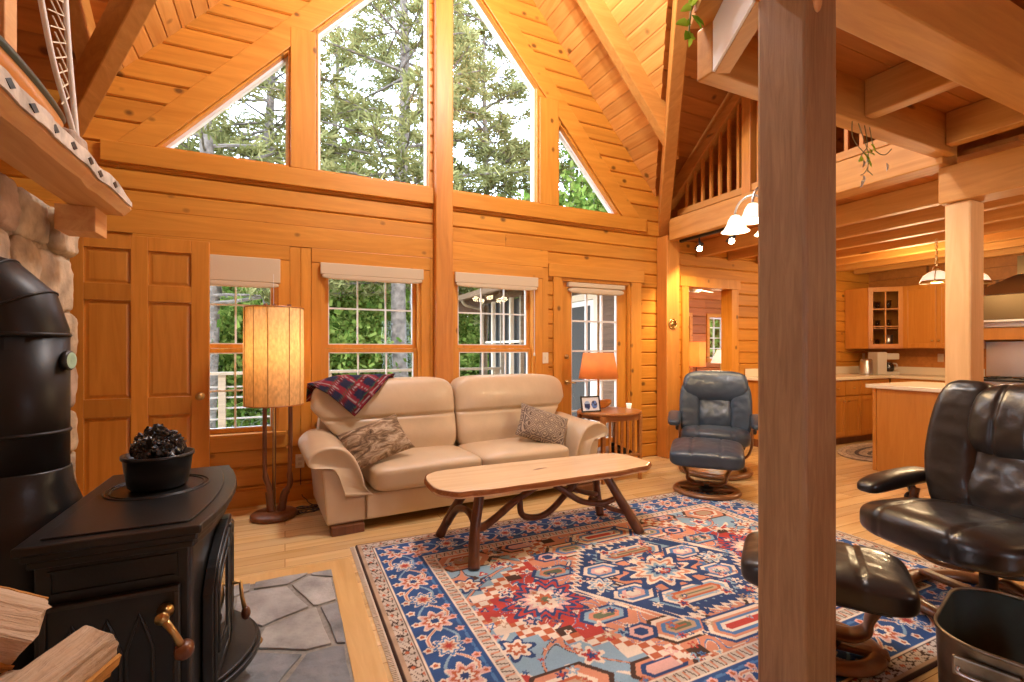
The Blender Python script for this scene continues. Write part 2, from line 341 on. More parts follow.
# ------------------------------------------------------------------ the setting
YW=4.5; XR=1.35; ZR=6.1; SL=1.11; M2=.88; ZM=3.12
XV=2.8                                     # half width between valley feet
zg=lambda x: ZR-SL*abs(x-XR)
zm=lambda y: ZM+M2*(YW-y) if y>0 else ZM+M2*YW+M2*y
struct('floor',box1(-2.7,8.5,-3.2,9.0,-.12,0),M['floor'])
def planks_wall(mb,x0,x1,z0,z1,h,holes,zlim=None,y=YW,th=.022,g=.011,seed=1):
    """horizontal boards with V grooves; holes: convex polygons in (x,z)"""
    R=random.Random(seed); z=z0
    def cut(poly,zz):
        xs=[]
        n=len(poly)
        for i in range(n):
            (ax,az),(bx,bz)=poly[i],poly[(i+1)%n]
            if (az-zz)*(bz-zz)<=0 and abs(az-bz)>1e-9: xs.append(ax+(bx-ax)*(zz-az)/(bz-az))
        return (min(xs),max(xs)) if len(xs)>1 and max(xs)-min(xs)>.002 else None
    while z<z1-.01:
        zt=min(z+h,z1); e=.003
        def lim(zz):
            if zlim is None: return x0,x1
            d=(ZR-zz)/SL; return max(x0,XR-d),min(x1,XR+d)
        zb,ztt=z+e,zt-e
        # break into sub-rows wherever a hole starts or stops
        cuts=sorted({zb,ztt,*[q for P in holes for _,q in P if zb<q<ztt]})
        for c0,c1 in zip(cuts,cuts[1:]):
            a0,a1=lim(c0),lim(c1); segs=[]
            hs=[]
            for P in holes:
                u0,u1=cut(P,c0+1e-4),cut(P,c1-1e-4)
                if u0 or u1:
                    if not u0: u0=((u1[0]+u1[1])/2,)*2
                    if not u1: u1=((u0[0]+u0[1])/2,)*2
                    hs.append((u0,u1))
            hs.sort()
            l=(a0[0],a1[0])
            for u0,u1 in hs:
                segs.append((l[0],u0[0],l[1],u1[0])); l=(u0[1],u1[1])
            segs.append((l[0],a0[1],l[1],a1[1]))
            for q0,q1,p0,p1 in segs:
                if q1-q0<.01 and p1-p0<.01: continue
                q1=max(q1,q0); p1=max(p1,p0)
                gb=g if c0==zb else 0; gt=g if c1==ztt else 0
                br=R.uniform(q0,q1) if (q1-q0>2.2) else None
                parts=[(q0,q1,p0,p1)]
                if br and br-q0>.5 and q1-br>.5 and abs(p0-q0)+abs(p1-q1)<.6: parts=[(q0,br-.001,p0,br-.001),(br+.001,q1,br+.001,p1)]
                for s0,s1,t0,t1 in parts:
                    mb.add([(s0,y,c0),(s1,y,c0),(t1,y,c1),(t0,y,c1),
                            (s0,y-th+gb,c0),(s1,y-th+gb,c0),(t1,y-th+gt,c1),(t0,y-th+gt,c1),
                            (s0,y-th,c0+gb),(s1,y-th,c0+gb),(t1,y-th,c1-gt),(t0,y-th,c1-gt)],
                           [(0,1,2,3),(0,4,5,1),(4,8,9,5),(8,11,10,9),(11,7,6,10),(7,3,2,6),(1,5,9,10,6,2),(0,3,7,11,8,4)])
        z=zt
    return mb
W1=(-.95,-.05,.60,2.03); W2=(.29,1.16,.60,2.03); W3=(1.50,2.38,.60,2.03); FD=(2.70,3.64,0,2.05); BD=(4.53,5.30,0,2.07)
rect=lambda q:[(q[0],q[2]),(q[1],q[2]),(q[1],q[3]),(q[0],q[3])]
GA=[(-.885,2.825),(.035,2.825),(.035,3.82)]
GB=[(.25,2.825),(1.25,2.825),(1.25,5.12),(.25,4.045)]
GC=[(1.46,2.825),(2.42,2.825),(2.42,4.06),(1.46,5.12)]
GD=[(2.665,2.825),(3.50,2.825),(2.665,3.755)]
holes=[rect(W1),rect(W2),rect(W3),rect(FD),rect(BD),GA,GB,GC,GD]
mb=planks_wall(MB(),-2.6,8.4,0,2.635,.155,holes)
mb=planks_wall(mb,-2.6,8.4,2.635,3.162,.1757,holes)
mb=planks_wall(mb,-2.6,8.4,3.162,6.02,.159,holes,zlim=1,seed=4)
struct('wall_back',mb,M['wall'])
# solid sheathing behind the boards
mb=MB(); zs=sorted({0,.60,2.03,2.05,2.07,2.66,2.825,3.164,3.755,3.82,4.045,4.06,5.12,6.0})
for a,b in zip(zs,zs[1:]): planks_wall(mb,-2.6,8.4,a,b,b-a,holes,zlim=(1 if a>3.16 else None),y=YW+.12,th=.118,g=0)
struct('wall_outer',mb,M['trim_x'])
gable=[(-3.2,0),(4.62,0),(4.62,3.06),(0,7.08),(-3.2,zm(-3.2))]
wl=MB().prism([(-3.2,0),(.15,0),(.15,7.08),(0,7.08),(-3.2,zm(-3.2))],-2.72,-2.6,'x').prism([(.9,0),(4.62,0),(4.62,3.06),(.9,zm(.9))],-2.72,-2.6,'x').prism([(.15,2.35),(.9,2.35),(.9,zm(.9)),(.15,zm(.15))],-2.72,-2.6,'x').box(-2.72,-2.6,.15,.9,0,.4)  # opening out of view is added to let in side light
struct('wall_left',wl,M['wall'])
rear=MB().box(-2.72,8.52,-3.32,-3.2,0,.8).box(-2.72,8.52,-3.32,-3.2,2.0,4.3).box(-2.72,2.2,-3.32,-3.2,.8,2.0).box(3.2,8.52,-3.32,-3.2,.8,2.0)
struct('wall_rear',rear,M['wall'])
mb=MB(); z=0
while z<2.6: mb.box(8.40,8.44,-3.2,4.6,z+.002,z+.166); z+=.168
mb.prism(gable,8.44,8.52,'x')
struct('wall_right',mb,M['deck_x'])
# --- roof decks
mb=MB(); wd=.135; n=int(4.2/wd/1.0)+1
for sgn in (1,-1):
    k=0; dxs=wd/math.sqrt(1+SL*SL)
    x=0
    while x<4.0:
        xa,xb=x+.0012,x+dxs-.0012
        za,zb=ZR-SL*xa,ZR-SL*xb
        if zb<2.4: break
        ya=YW-(za-ZM)/M2; yb=YW-(zb-ZM)/M2
        ya=min(ya,YW);yb=min(yb,YW)
        if ya<YW-.001:
            e=.006; 
            A=[(XR+sgn*xa,ya,za),(XR+sgn*xb,yb,zb),(XR+sgn*xb,YW+.05,zb),(XR+sgn*xa,YW+.05,za)]
            ch=.005
            B=[(XR+sgn*(xa+ch),ya,za-ch*SL-.012),(XR+sgn*(xb-ch),yb,zb+ch*SL-.012),(XR+sgn*(xb-ch),YW+.05,zb+ch*SL-.012),(XR+sgn*(xa+ch),YW+.05,za-ch*SL-.012)]
            T=[(p[0],p[1],p[2]+.03) for p in A]
            if sgn<0: A=A[::-1];B=B[::-1];T=T[::-1]
            mb.hexa(A,T); mb.hexa(B,A)
        x+=dxs
struct('ceiling',mb,M['deck_y'])
mb=MB()
dys=.15/math.sqrt(1+M2*M2); y=YW+.16
def mrow(mb,y1,y0,xa0,xb0,xa1,xb1,z1,z0):
    ch=.005
    A=[(xa0,y0,z0),(xb0,y0,z0),(xb1,y1,z1),(xa1,y1,z1)]
    sl=(z0-z1)/(y1-y0)
    B=[(xa0,y0+ch,z0-ch*sl-.012),(xb0,y0+ch,z0-ch*sl-.012),(xb1,y1-ch,z1+ch*sl-.012),(xa1,y1-ch,z1+ch*sl-.012)]
    T=[(p[0],p[1],p[2]+.03) for p in A]
    mb.hexa(A,T); mb.hexa(B,A)
while y>0.02:
    y1,y0=y-.0012,max(0,y-dys)+.0012; z1,z0=zm(y1),zm(y0)
    d1=max(0,(ZR-z1)/SL); d0=max(0,(ZR-z0)/SL)
    if d1<=0: mrow(mb,y1,y0,-2.7,8.5,-2.7,8.5,z1,z0)
    else:
        mrow(mb,y1,y0,XR+d0,8.5,XR+d1,8.5,z1,z0)
        if XR-d1>-2.7: mrow(mb,y1,y0,-2.7,XR-d0,-2.7,XR-d1,z1,z0)
    y-=dys
mb.hexa([(-2.7,-3.2,zm(-3.2)),(8.5,-3.2,zm(-3.2)),(8.5,0,zm(0.001)),(-2.7,0,zm(0.001))],[(-2.7,-3.2,zm(-3.2)+.05),(8.5,-3.2,zm(-3.2)+.05),(8.5,0,zm(0.001)+.05),(-2.7,0,zm(0.001)+.05)])
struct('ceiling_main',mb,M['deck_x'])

def beam(name,label,a,b,w,h,mat,cat='beam',bevel=.008,up=None):
    """beam whose bottom centre line runs a->b, w wide, h deep (measured straight up)"""
    a=Vector(a);b=Vector(b);d=b-a; p=Vector((-d.y,d.x,0)).normalized()*w/2
    U=Vector((0,0,h))
    q=[a-p,b-p,b+p,a+p]
    if abs(d.z)>0: pass
    # order ccw from above: a-p is on the right of direction
    o=MB().hexa([tuple(v) for v in q],[tuple(v+U) for v in q]).build(name,mat,bevel=bevel)
    return tag(o,label,cat)
vd=Vector((1,0,0))
k=SL/M2
beam('valley_beam','sloping valley beam rising from the top of the hall post beside the loft railing',(XR+XV,YW-.02,2.62),(XR+XV-2.35,YW-.02-2.35*k,2.62+2.35*SL),.12,.42,M['beam_y'])
beam('valley_beam','sloping valley beam over the panelled door at the upper left',(XR-XV-.03,YW-.02,2.56),(XR-XV+2.27,YW-.02-2.3*k,2.56+2.3*SL+.12),.10,.30,M['beam_y'])
# common rafter on the right slope
x0,x1=1.9,3.66
beam('roof_rafter','single rafter crossing the bright plank ceiling right of the gable windows',(x1,3.77,zg(x1)-.30),(x0,3.77,zg(x0)-.30),.10,.34,M['beam_x'])
beam('jack_rafter','short dark rafter at the top left, meeting the valley beam above the mantel',(-1.2,4.16,zm(4.16)-.27),(-1.2,1.6,zm(1.6)-.27),.10,.3,M['beam_y'])
beam('loft_rafter','dark sloping rafter above the slanted loft handrail',(4.2,4.40,zm(4.40)-.25),(4.2,1.9,zm(1.9)-.25),.09,.24,M['beam_y'])
# posts
def post(name,label,x0,x1,y0,y1,z0,z1,mat,bevel=.012):
    return tag(box1(x0,x1,y0,y1,z0,z1).build(name,mat,bevel=bevel),label,'post')
bp=thing('timber_post','big square timber post in the right foreground, grey on its left face','post',(0,0,0))
box1(1.611,1.788,1.055,1.244,0,2.60).build('post_body',M['post_grey'],bp,bevel=.012)
mb=MB()
for z,x in ((2.50,1.665),):
    mb.sq((x,1.05,z),(.022,.012,.05),1,1,10,8)
mb.build('wooden_peg',M['mantel'],bp,smooth=True)
post('timber_post','tall square post running up between the two large gable windows',1.28,1.45,YW-.13,YW-.024,0,5.6,M['beam_z'])
post('timber_post','square hall post in the corner where wall, loft beam and valley beam meet',4.04,4.24,YW-.20,YW-.024,0,2.62,M['beam_z'])
post('timber_post','pale square post standing in front of the kitchen island',4.15,4.335,1.59,1.735,0,2.29,M['post_pale'])
# sill, rake trims and mullion boards around the gable windows
n=0
def trim(name,mb,mat,bevel=.006): return struct(name,mb,mat,bevel=bevel)
trim('trim_1',box1(-1.22,1.278,YW-.062,YW-.0225,2.665,2.815),M['trim_x'])
trim('trim_2',box1(1.452,3.86,YW-.062,YW-.0225,2.665,2.815),M['trim_x'])
trim('trim_3',box1(.042,.243,YW-.055,YW-.0225,2.817,4.0),M['trim_z'])
trim('trim_4',box1(2.428,2.658,YW-.055,YW-.0225,2.817,3.95),M['trim_z'])
trim('trim_5',MB().prism([(-.90,2.817),(1.278,5.165),(1.278,5.44),(-1.13,2.817)],YW-.05,YW-.0225),M['trim_x'])
trim('trim_6',MB().prism([(3.518,2.817),(3.78,2.817),(1.452,5.43),(1.452,5.155)],YW-.05,YW-.0225),M['trim_x'])
# roof/window glass with white frames, as windows
def gwin(i,poly):
    P=[Vector((x,0,z)) for x,z in poly]; c=sum(P,Vector())/len(P)
    o=bpy.data.objects.new('window_%d'%i,None); C.objects.link(o); o['kind']='structure'
    def inset(d):
        n=len(P);out=[]
        for j in range(n):
            a,b,cx=P[j-1],P[j],P[(j+1)%n]
            e1=(b-a).normalized();e2=(cx-b).normalized()
            n1=Vector((-e1.z,0,e1.x));n2=Vector((-e2.z,0,e2.x))
            bis=(n1+n2); bis=bis/ (bis.dot(n1))
            out.append(b+bis*d)
        return out
    for nm,d0,d1,y0,y1,mat in (('window_casing',0,.010,YW-.03,YW+.10,M['trim_x']),('window_frame',.0105,.030,YW+.03,YW+.09,M['white'])):
        A,B=inset(d0),inset(d1);n=len(A);m=MB()
        for j in range(n):
            k=(j+1)%n
            vs=[(A[j].x,y0,A[j].z),(A[k].x,y0,A[k].z),(B[k].x,y0,B[k].z),(B[j].x,y0,B[j].z)]
            m.add(vs+[(x,y1,z) for x,_,z in vs],[(0,1,2,3),(7,6,5,4),(0,4,5,1),(1,5,6,2),(2,6,7,3),(3,7,4,0)])
        m.build(nm,mat,o)
    B=inset(.024); m=MB(); m.prism([(v.x,v.z) for v in B],YW+.058,YW+.064); m.build('pane',M['glass'],o)
for i,p in enumerate((GA,GB,GC,GD)): gwin(4+i,p)
# double hung windows
def dhwin(i,q,mid=1.29):
    x0,x1,z0,z1=q
    o=bpy.data.objects.new('window_%d'%i,None); C.objects.link(o); o['kind']='structure'
    m=MB(); t=.022
    m.box(x0,x0+t,YW-.03,YW+.11,z0,z1).box(x1-t,x1,YW-.03,YW+.11,z0,z1).box(x0+t,x1-t,YW-.03,YW+.11,z1-t,z1)
    m.build('window_jamb',M['trim_z'],o)
    box1(x0-.06,x1+.06,YW-.085,YW+.10,z0-.03,z0+.0).build('window_sill',M['trim_x'],o,bevel=.005)
    m=MB(); c=.085
    m.box(x0-c,x0,YW-.045,YW-.0225,z0,z1+.0).box(x1,x1+c,YW-.045,YW-.0225,z0,z1)
    m.build('window_casing',M['trim_z'],o,bevel=.004)
    m=MB().box(x0-c,x1+c,YW-.05,YW-.0225,z1+.001,z1+.12).box(x0-c+.02,x1+c-.02,YW-.045,YW-.0225,z0-.14,z0-.031); m.build('head_casing',M['trim_x'],o,bevel=.004)
    for nm,a,b,y in (('upper_sash',mid+.001,z1-t-.001,YW+.055),('lower_sash',z0+.001,mid-.001,YW+.015)):
        X0,X1=x0+t+.001,x1-t-.001; s=.034
        m=MB().box(X0,X0+s,y,y+.035,a,b).box(X1-s,X1,y,y+.035,a,b).box(X0+s,X1-s,y,y+.035,a,a+s).box(X0+s,X1-s,y,y+.035,b-s,b)
        so=m.build(nm,M['trim_z'],o,bevel=.003)
        g=MB(); w=X1-X0-2*s; hh=b-a-2*s
        for k in (1,2): g.box(X0+s+w*k/3-.007,X0+s+w*k/3+.007,y+.012,y+.026,a+s,b-s)
        g.box(X0+s,X1-s,y+.013,y+.025,a+s+hh/2-.007,a+s+hh/2+.007)
        g.box(X0+s,X0+s+.008,y+.002,y+.033,a+s,b-s).box(X1-s-.008,X1-s,y+.002,y+.033,a+s,b-s).box(X0+s,X1-s,y+.002,y+.033,a+s,a+s+.008).box(X0+s,X1-s,y+.002,y+.033,b-s-.008,b-s)
        g.build('muntin_grid',M['white'],so)
        box1(X0+s-.004,X1-s+.004,y+.016,y+.021,a+s-.004,b-s+.004).build('pane',M['glass'],so)
for i,w in enumerate((W1,W2,W3)): dhwin(i+1,w)
for (w,lab,drop) in ((W1,'linen roller shade over the window behind the floor lamp',.05),(W2,'linen roller shade above the left half of the sofa',.0),(W3,'linen roller shade over the window left of the glass door',.0)):
    s=thing('roller_shade',lab,'window shade',((w[0]+w[1])/2,YW-.055,w[3]-.03),0,'rolled window shades'); hw=(w[1]-w[0])/2+.015
    m=MB().box(-hw,hw,-.028,.0,(-.07 if w is not W1 else -.17),.03); m.build('valance',M['shade'],s,bevel=.006)
    m=MB()
    m.sq((0,-.012,(-.085 if w is not W1 else -.19)),(hw-.012,.014,.026),.6,.12,24,10)
    m.build('rolled_fabric',M['shade'],s,smooth=True)
    if w is not W2:
        m=MB(); m.tube([(hw-.05,-.03,-.1),(hw-.05,-.03,-.75)],.0025,6); cd=m.build('pull_cord',M['white'],s)
        MB().lathe([(.0,0),(.011,.004),(.007,.035),(.003,.04)],10,(hw-.05,-.03,-.79)).build('tassel',M['white'],cd,smooth=True)
# french door
d=bpy.data.objects.new('door_1',None); C.objects.link(d); d['kind']='structure'
x0,x1=2.70,3.64
m=MB().box(x0,x0+.025,YW-.03,YW+.11,0,2.05).box(x1-.025,x1,YW-.03,YW+.11,0,2.05).box(x0+.025,x1-.025,YW-.03,YW+.11,2.025,2.05); m.build('door_jamb',M['trim_z'],d)
m=MB().box(x0-.10,x0,YW-.05,YW-.0225,0,2.06).box(x1,x1+.15,YW-.05,YW-.0225,0,2.06); m.build('door_casing',M['trim_z'],d,bevel=.004)
box1(x0-.16,x1+.19,YW-.055,YW-.0225,2.061,2.20).build('door_head',M['trim_x'],d,bevel=.004)
X0,X1=x0+.03,x1-.03; y=YW+.01
gx0,gx1,gz0,gz1=X0+.13,X1-.13,.26,1.93
m=MB().box(X0,gx0,y,y+.045,.012,2.02).box(gx1,X1,y,y+.045,.012,2.02).box(gx0,gx1,y,y+.045,.012,gz0).box(gx0,gx1,y,y+.045,gz1,2.02); sl=m.build('door_slab',M['trim_z'],d,bevel=.003)
g=MB()
for k in range(4): xx=gx0+(gx1-gx0)*k/3; g.box(xx-.009,xx+.009,y+.005,y+.04,gz0,gz1)
for k in range(6): zz=gz0+(gz1-gz0)*k/5; g.box(gx0,gx1,y+.006,y+.039,zz-.009,zz+.009)
g.build('muntin_grid',M['white'],sl); box1(gx0-.003,gx1+.003,y+.02,y+.026,gz0-.003,gz1+.003).build('pane',M['glass'],sl)
hx=X0+.065
m=MB(); m.m=Matrix.Translation((hx,y,.92))@Matrix.Rotation(PI/2,4,'X'); m.lathe([(.027,0),(.027,.008),(.01,.012),(.01,.04)],16); m.m=Matrix.Identity(4); m.tube([(hx,y-.042,.92),(hx-.0,y-.045,.92),(hx+.09,y-.045,.915)],.009,10); m.build('lever_handle',M['brass'],sl,smooth=True)
m=MB(); m.m=Matrix.Translation((hx,y,1.20))@Matrix.Rotation(PI/2,4,'X'); m.lathe([(.026,0),(.026,.01),(.012,.014),(.012,.026)],16); m.build('deadbolt',M['brass'],sl,smooth=True)
s=thing('roller_shade','linen roller shade at the top of the glass patio door','window shade',((gx0+gx1)/2,YW-.002,1.985),0,'rolled window shades')
m=MB().box(-.38,.38,-.05,.008,-.02,.03); m.build('valance',M['shade'],s,bevel=.006)
m=MB(); m.sq((0,-.022,-.055),(.37,.022,.035),.6,.12,24,10); m.build('rolled_fabric',M['shade'],s,smooth=True)
# bedroom doorway trim
m=MB().box(4.43,4.537,YW-.05,YW+.125,0,2.063).box(5.292,5.42,YW-.05,YW+.125,0,2.063).box(4.40,5.45,YW-.055,YW+.125,2.064,2.19)
struct('door_2',m,M['trim_z'],bevel=.004)
m=MB().box(-2.6,2.54,YW-.045,YW-.0225,0,.13); struct('baseboard_back',m,M['trim_x'],bevel=.004)
m=MB()
for a,b in ((.037,.119),(.121,.203),(-2.3,-2.15),(1.247,1.279),(1.452,1.498-.085),(2.467,2.537)): m.box(a,b,YW-.04,YW-.0225,.46 if b<2.4 else .14,2.149)
trim('trim_7',m,M['trim_z'],.004)
trim('trim_8',MB().box(-2.5,1.278,YW-.046,YW-.0225,2.151,2.33).box(1.452,2.53,YW-.046,YW-.0225,2.151,2.33),M['trim_x'],.004)
# panelled door leaf, standing open in front of the wall
d=thing('panelled_door','varnished six panel wooden door standing open beside the stone chimney','door',(-.522,4.33,0))
W,H,T=.86,2.10,.042
st=.115; rows=[(.16,.80),(.93,1.63),(1.75,2.0)]
m=MB()
cols=[(-W+st,-W/2-.05),(-W/2+.05,-st)]
m.box(-W,-W+st,-T,0,.008,H).box(-st,0,-T,0,.008,H).box(-W/2-.05,-W/2+.05,-T,0,.008,H)
zz=[.008]+[q for r in rows for q in r]+[H]
for a,b in zip(zz[::2],zz[1::2]):
    for c0,c1 in cols: m.box(c0,c1,-T,0,a,b)
m.build('door_frame',M['door'],d,bevel=.003)
for a,b in rows:
    for c0,c1 in cols:
        m=MB(); e=.001;i=.030
        m.box(c0+e,c1-e,-T+.018,-.014,a+e,b-e)
        m.hexa([(c0+.012,-T+.0175,a+.012),(c1-.012,-T+.0175,a+.012),(c1-.012,-T+.0175,b-.012),(c0+.012,-T+.0175,b-.012)][::1],
               [(c0+i,-T+.012,a+i),(c1-i,-T+.012,a+i),(c1-i,-T+.012,b-i),(c0+i,-T+.012,b-i)])
        m.build('door_panel',M['door'],d)
m=MB(); m.m=Matrix.Translation((-.055,-T,.93))@Matrix.Rotation(PI/2,4,'X'); m.lathe([(.03,0),(.03,.006),(.012,.01),(.011,.03),(.022,.036),(.029,.05),(.026,.066),(.012,.075),(0,.076)],18); m.build('door_knob',M['brass'],d,smooth=True)

# ------------------------------------------------------------------ loft and kitchen ceiling
beam('loft_edge_beam','long beam under the loft balusters, running from the hall post into the room',(4.15,4.28,2.55),(4.15,1.70,2.55),.2,.25,M['beam_y'])
beam('lower_beam','heavy beam resting on the pale kitchen post at the right edge',(4.235,1.76,2.292),(4.235,-1.2,2.292),.22,.255,M['beam_y'])
beam('header_beam','dark header beam of the overhead loft, from its left corner to the pale post',(1.835,1.70,2.60),(4.12,1.70,2.60),.10,.25,M['beam_x'])
beam('near_beam','massive beam overhead at the top right corner, resting on the big post',(1.50,1.125,2.60),(6.2,1.125,2.60),.17,.33,M['beam_x'])
for i,(x,l) in enumerate(((2.2,'joist hidden deepest behind the big post under the overhead loft'),(3.09,'overhead loft joist nearest the right side of the big post'),(4.0,'overhead loft joist meeting the header by the pale post'))):
    if i: beam('loft_joist',l,(x,1.212,2.635),(x,1.648,2.635),.09,.215,M['beam_y'])
mb=MB(); y=1.21
for a,b in ((1.212,1.36),(1.362,1.51),(1.512,1.66)): mb.box(1.62 if a<1.3 else 1.72,6.2,a,b-.002,2.851,2.88)
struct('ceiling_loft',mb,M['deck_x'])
# diagonal fascia of the overhead loft
A=Vector((1.855,1.66,0)); B=Vector((1.615,1.25,0)); dr=(B-A).normalized(); pn=Vector((dr.y,-dr.x,0))   # pn points to the left of travel
if pn.x>0: pn=-pn
f=thing('loft_fascia','white faced slanting edge board at the corner of the overhead loft','edge board',(0,0,0))
def slab(p,q,o0,o1,z0,z1):
    a,b=p+pn*o0,q+pn*o0; c,e=q+pn*o1,p+pn*o1
    q4=[a,e,c,b]
    return MB().hexa([(v.x,v.y,z0) for v in (a,b,c,e)],[(v.x,v.y,z1) for v in (a,b,c,e)])
slab(A,B,-.07,0.0,2.60,2.84).build('edge_beam',M['beam_y'],f)
slab(A,B,.001,.012,2.603,2.84).build('white_face',M['white'],f)
slab(A+Vector((-.03,0.06,0)),B+Vector((-.03,0.06,0)),-.05,.05,2.845,2.90).build('top_board',M['beam_y'],f)
# loft railing
rl=thing('loft_railing','triangular loft railing with square balusters under a slanted handrail','railing',(4.15,0,0))
zr=lambda y: 2.83+.843*(YW-y)
m=MB().hexa([(-.05,4.36,zr(4.36)),(.05,4.36,zr(4.36)),(.05,4.36,zr(4.36)+.13),(-.05,4.36,zr(4.36)+.13)],[(-.05,2.1,zr(2.1)),(.05,2.1,zr(2.1)),(.05,2.1,zr(2.1)+.13),(-.05,2.1,zr(2.1)+.13)])
m.build('handrail',M['beam_y'],rl,bevel=.005)
box1(-.03,.03,1.75,4.22,2.83,2.90).build('bottom_rail',M['beam_y'],rl,bevel=.004)
box1(-.048,.048,3.24,3.34,2.80,zr(3.3)).build('newel_post',M['beam_z'],rl,bevel=.004)
y=4.10
while y>1.85:
    if abs(y-3.29)>.07: box1(-.014,.014,y-.014,y+.014,2.90,zr(y)+.02 if y>2.1 else 3.7).build('baluster',M['beam_z'],rl)
    y-=.115
# kitchen ceiling: joists under boards
for i,x in enumerate((4.72,5.27,5.82,6.37,6.92,7.47,8.02)):
    nm=['nearest','second nearest','third nearest','fourth nearest','fifth nearest','sixth nearest','farthest'][i]
    o=beam('ceiling_joist','kitchen ceiling joist, the %s to the loft edge beam'%nm,(x,4.47,2.44),(x,1.25,2.44),.085,.188,M['beam_y']); o['group']='kitchen ceiling joists'
mb=MB(); y=-1.0
while y<4.45: mb.box(4.26,8.4,y,y+.148,2.63,2.66); y+=.15
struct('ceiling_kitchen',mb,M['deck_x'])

# ------------------------------------------------------------------ chimney, mantel, stove
XC=-1.05
ch=thing('stone_chimney','tall fieldstone chimney at the left edge behind the black stovepipe','chimney',(XC-.45,2.4,0))
MB().box(-.45,.435,-1.35,1.01,0,2.0).box(-.45,.0,-1.35,.70,2.0,4.6).build('mortar_core',M['mortar'],ch)
R=random.Random(5); mb=MB()
def stone(mb,c,a,ax):
    s=R.random()*50
    def fn(x,y,z,p):
        n=1+.13*hnoise(x+s,y,z,1.1)+.07*hnoise(x+s,y,z,3.2)+.035*hnoise(x+s,y,z,8)
        return [c[i]+(p[i]-c[i])*n for i in range(3)]
    mb.sq(c,a,.36,.36,24,16,fn)
low=mb; z=.0
while z<4.5:
    h=R.uniform(.16,.34); y=-1.38+R.uniform(-.1,.1); lo=z<1.95; ye=1.025 if lo else .72; fx=.41 if lo else .0
    if lo and z+h>1.98: h=2.0-z
    if not lo and mb is low: mb=MB()
    while y<ye-.10:
        w=R.uniform(.18,.42)
        if y+w>ye-.14: w=ye-y
        stone(mb,(fx+R.uniform(-.01,.012),y+w/2,z+h/2),(R.uniform(.045,.07),w/2-.006,h/2-.004),0); y+=w
    x=fx-.03
    while x>-.5:
        w=R.uniform(.2,.36); stone(mb,(x-w/2,ye-.02,z+h/2),(w/2+.002,R.uniform(.03,.05),h/2+.002),1); x-=w
    z+=h
low.build('field_stones',M['stone'],ch,smooth=True); mb.build('field_stones',M['stone'],ch,smooth=True)
mt=thing('mantel_shelf','thick live-edge wooden mantel shelf on the stone chimney at the upper left','shelf',(XC,2.4,1.98))
N=28; ys=lerp(-1.1,.74,N); top=[];bot=[]
for i,y in enumerate(ys):
    w=.318+.012*hnoise(y,3,1,6)+.006*hnoise(y,1,7,22); top.append((w,y)); bot.append((w-.03+.012*hnoise(y,9,1,14),y))
mb=MB(); vs=[]
for (w,y),(w2,_) in zip(top,bot): vs+=[(0.11,y,0),(w2,y,0),(w,y,.035),(w-.004,y,.082),(0.11,y,.082)]
fs=[]
for i in range(N-1):
    for k in range(5): fs.append((i*5+k,i*5+(k+1)%5,(i+1)*5+(k+1)%5,(i+1)*5+k))
fs+=[(4,3,2,1,0),tuple((N-1)*5+k for k in range(5))]
mb.add(vs,fs).build('shelf_slab',M['mantel'],mt)
box1(.06,.215,.585,.75,-.125,-.001).build('corbel',M['mantel'],mt,bevel=.004)
box1(.06,.20,-.8,-.65,-.118,-.001).build('corbel',M['mantel'],mt,bevel=.004)
# carved strip along the front edge of the shelf
m=MB(); N=70; vs=[]; ed=[]
for i in range(N):
    y=-1.1+1.815*i/(N-1); w=.318+.012*hnoise(y,3,1,6)+.006*hnoise(y,1,7,22); q=.006*hnoise(y,5,5,9); ed.append((y,w,q))
    t=min(1,(N-1-i)/9)
    vs+=[(w+.001,y,.046+q),(w+.010,y,.046+q),(w+.009,y,.050+(.052+q*1.5)*(.35+.65*t)),(w-.03,y,.052+(.055+q)*(.35+.65*t))]
fs=[]
for i in range(N-1):
    for k in range(4): fs.append((i*4+k,i*4+(k+1)%4,(i+1)*4+(k+1)%4,(i+1)*4+k))
fs+=[(3,2,1,0),tuple((N-1)*4+k for k in range(4))]
cv=m.add(vs,fs).build('carved_edge_strip',plain('bleached_wood',(.52,.44,.35),.7,noise=.35,nscale=14,bumps=.4),mt); cv['label']='pale carved strip'
for j,i in enumerate(range(4,62,6)):
    y,w,q=ed[i]; c=.074+q; m=MB(); m.prism([(y-.030,c),(y,c-.016),(y+.030,c),(y,c+.016)],w+.004,w+.0125,'x'); m.build('diamond_cutout',M['black'],cv)
# canoe model, snowshoe, boards and a rock above the mantel
cn=thing('canoe_model','orange wooden canoe model with dark green gunwale on the mantel','model boat',(XC+.16,2.02,2.066),0)
def hull(u,v):
    y=(u-.5)*1.5; t=abs(2*u-1); w=.10*(1-t**2.2); sheer=.155+.07*t**3
    a=PI*(v-.5)
    return (math.sin(a)*w,y,.0+(sheer)*(1-math.cos(a)*.97*(1-t**6*.9)))
M['canoe']=wood('canoe_cedar',(.48,.15,.02),(.66,.27,.06),'y',.3,knots=0)
MB().sheet(hull,36,12).build('hull',M['canoe'],cn,smooth=True,solid=.008)
green=plain('dark_green_paint',(.012,.035,.028),.3)
for sd in (0,1):
    MB().tube([Vector(hull(i/30,sd))+Vector((0,0,.006)) for i in range(31)],.013,8,1.4).build('gunwale',green,cn,smooth=True)
m=MB()
for u in (.3,.7): a=hull(u,0);b=hull(u,1); m.tube([a,b],.008,8)
m.build('thwart',M['oak'],cn)
cn.rotation_euler=(0,0,0)
sn=thing('snowshoe','pale snowshoe leaning on the chimney above the mantel, tail point down','snowshoe',(XC+.17,2.93,2.066),0)
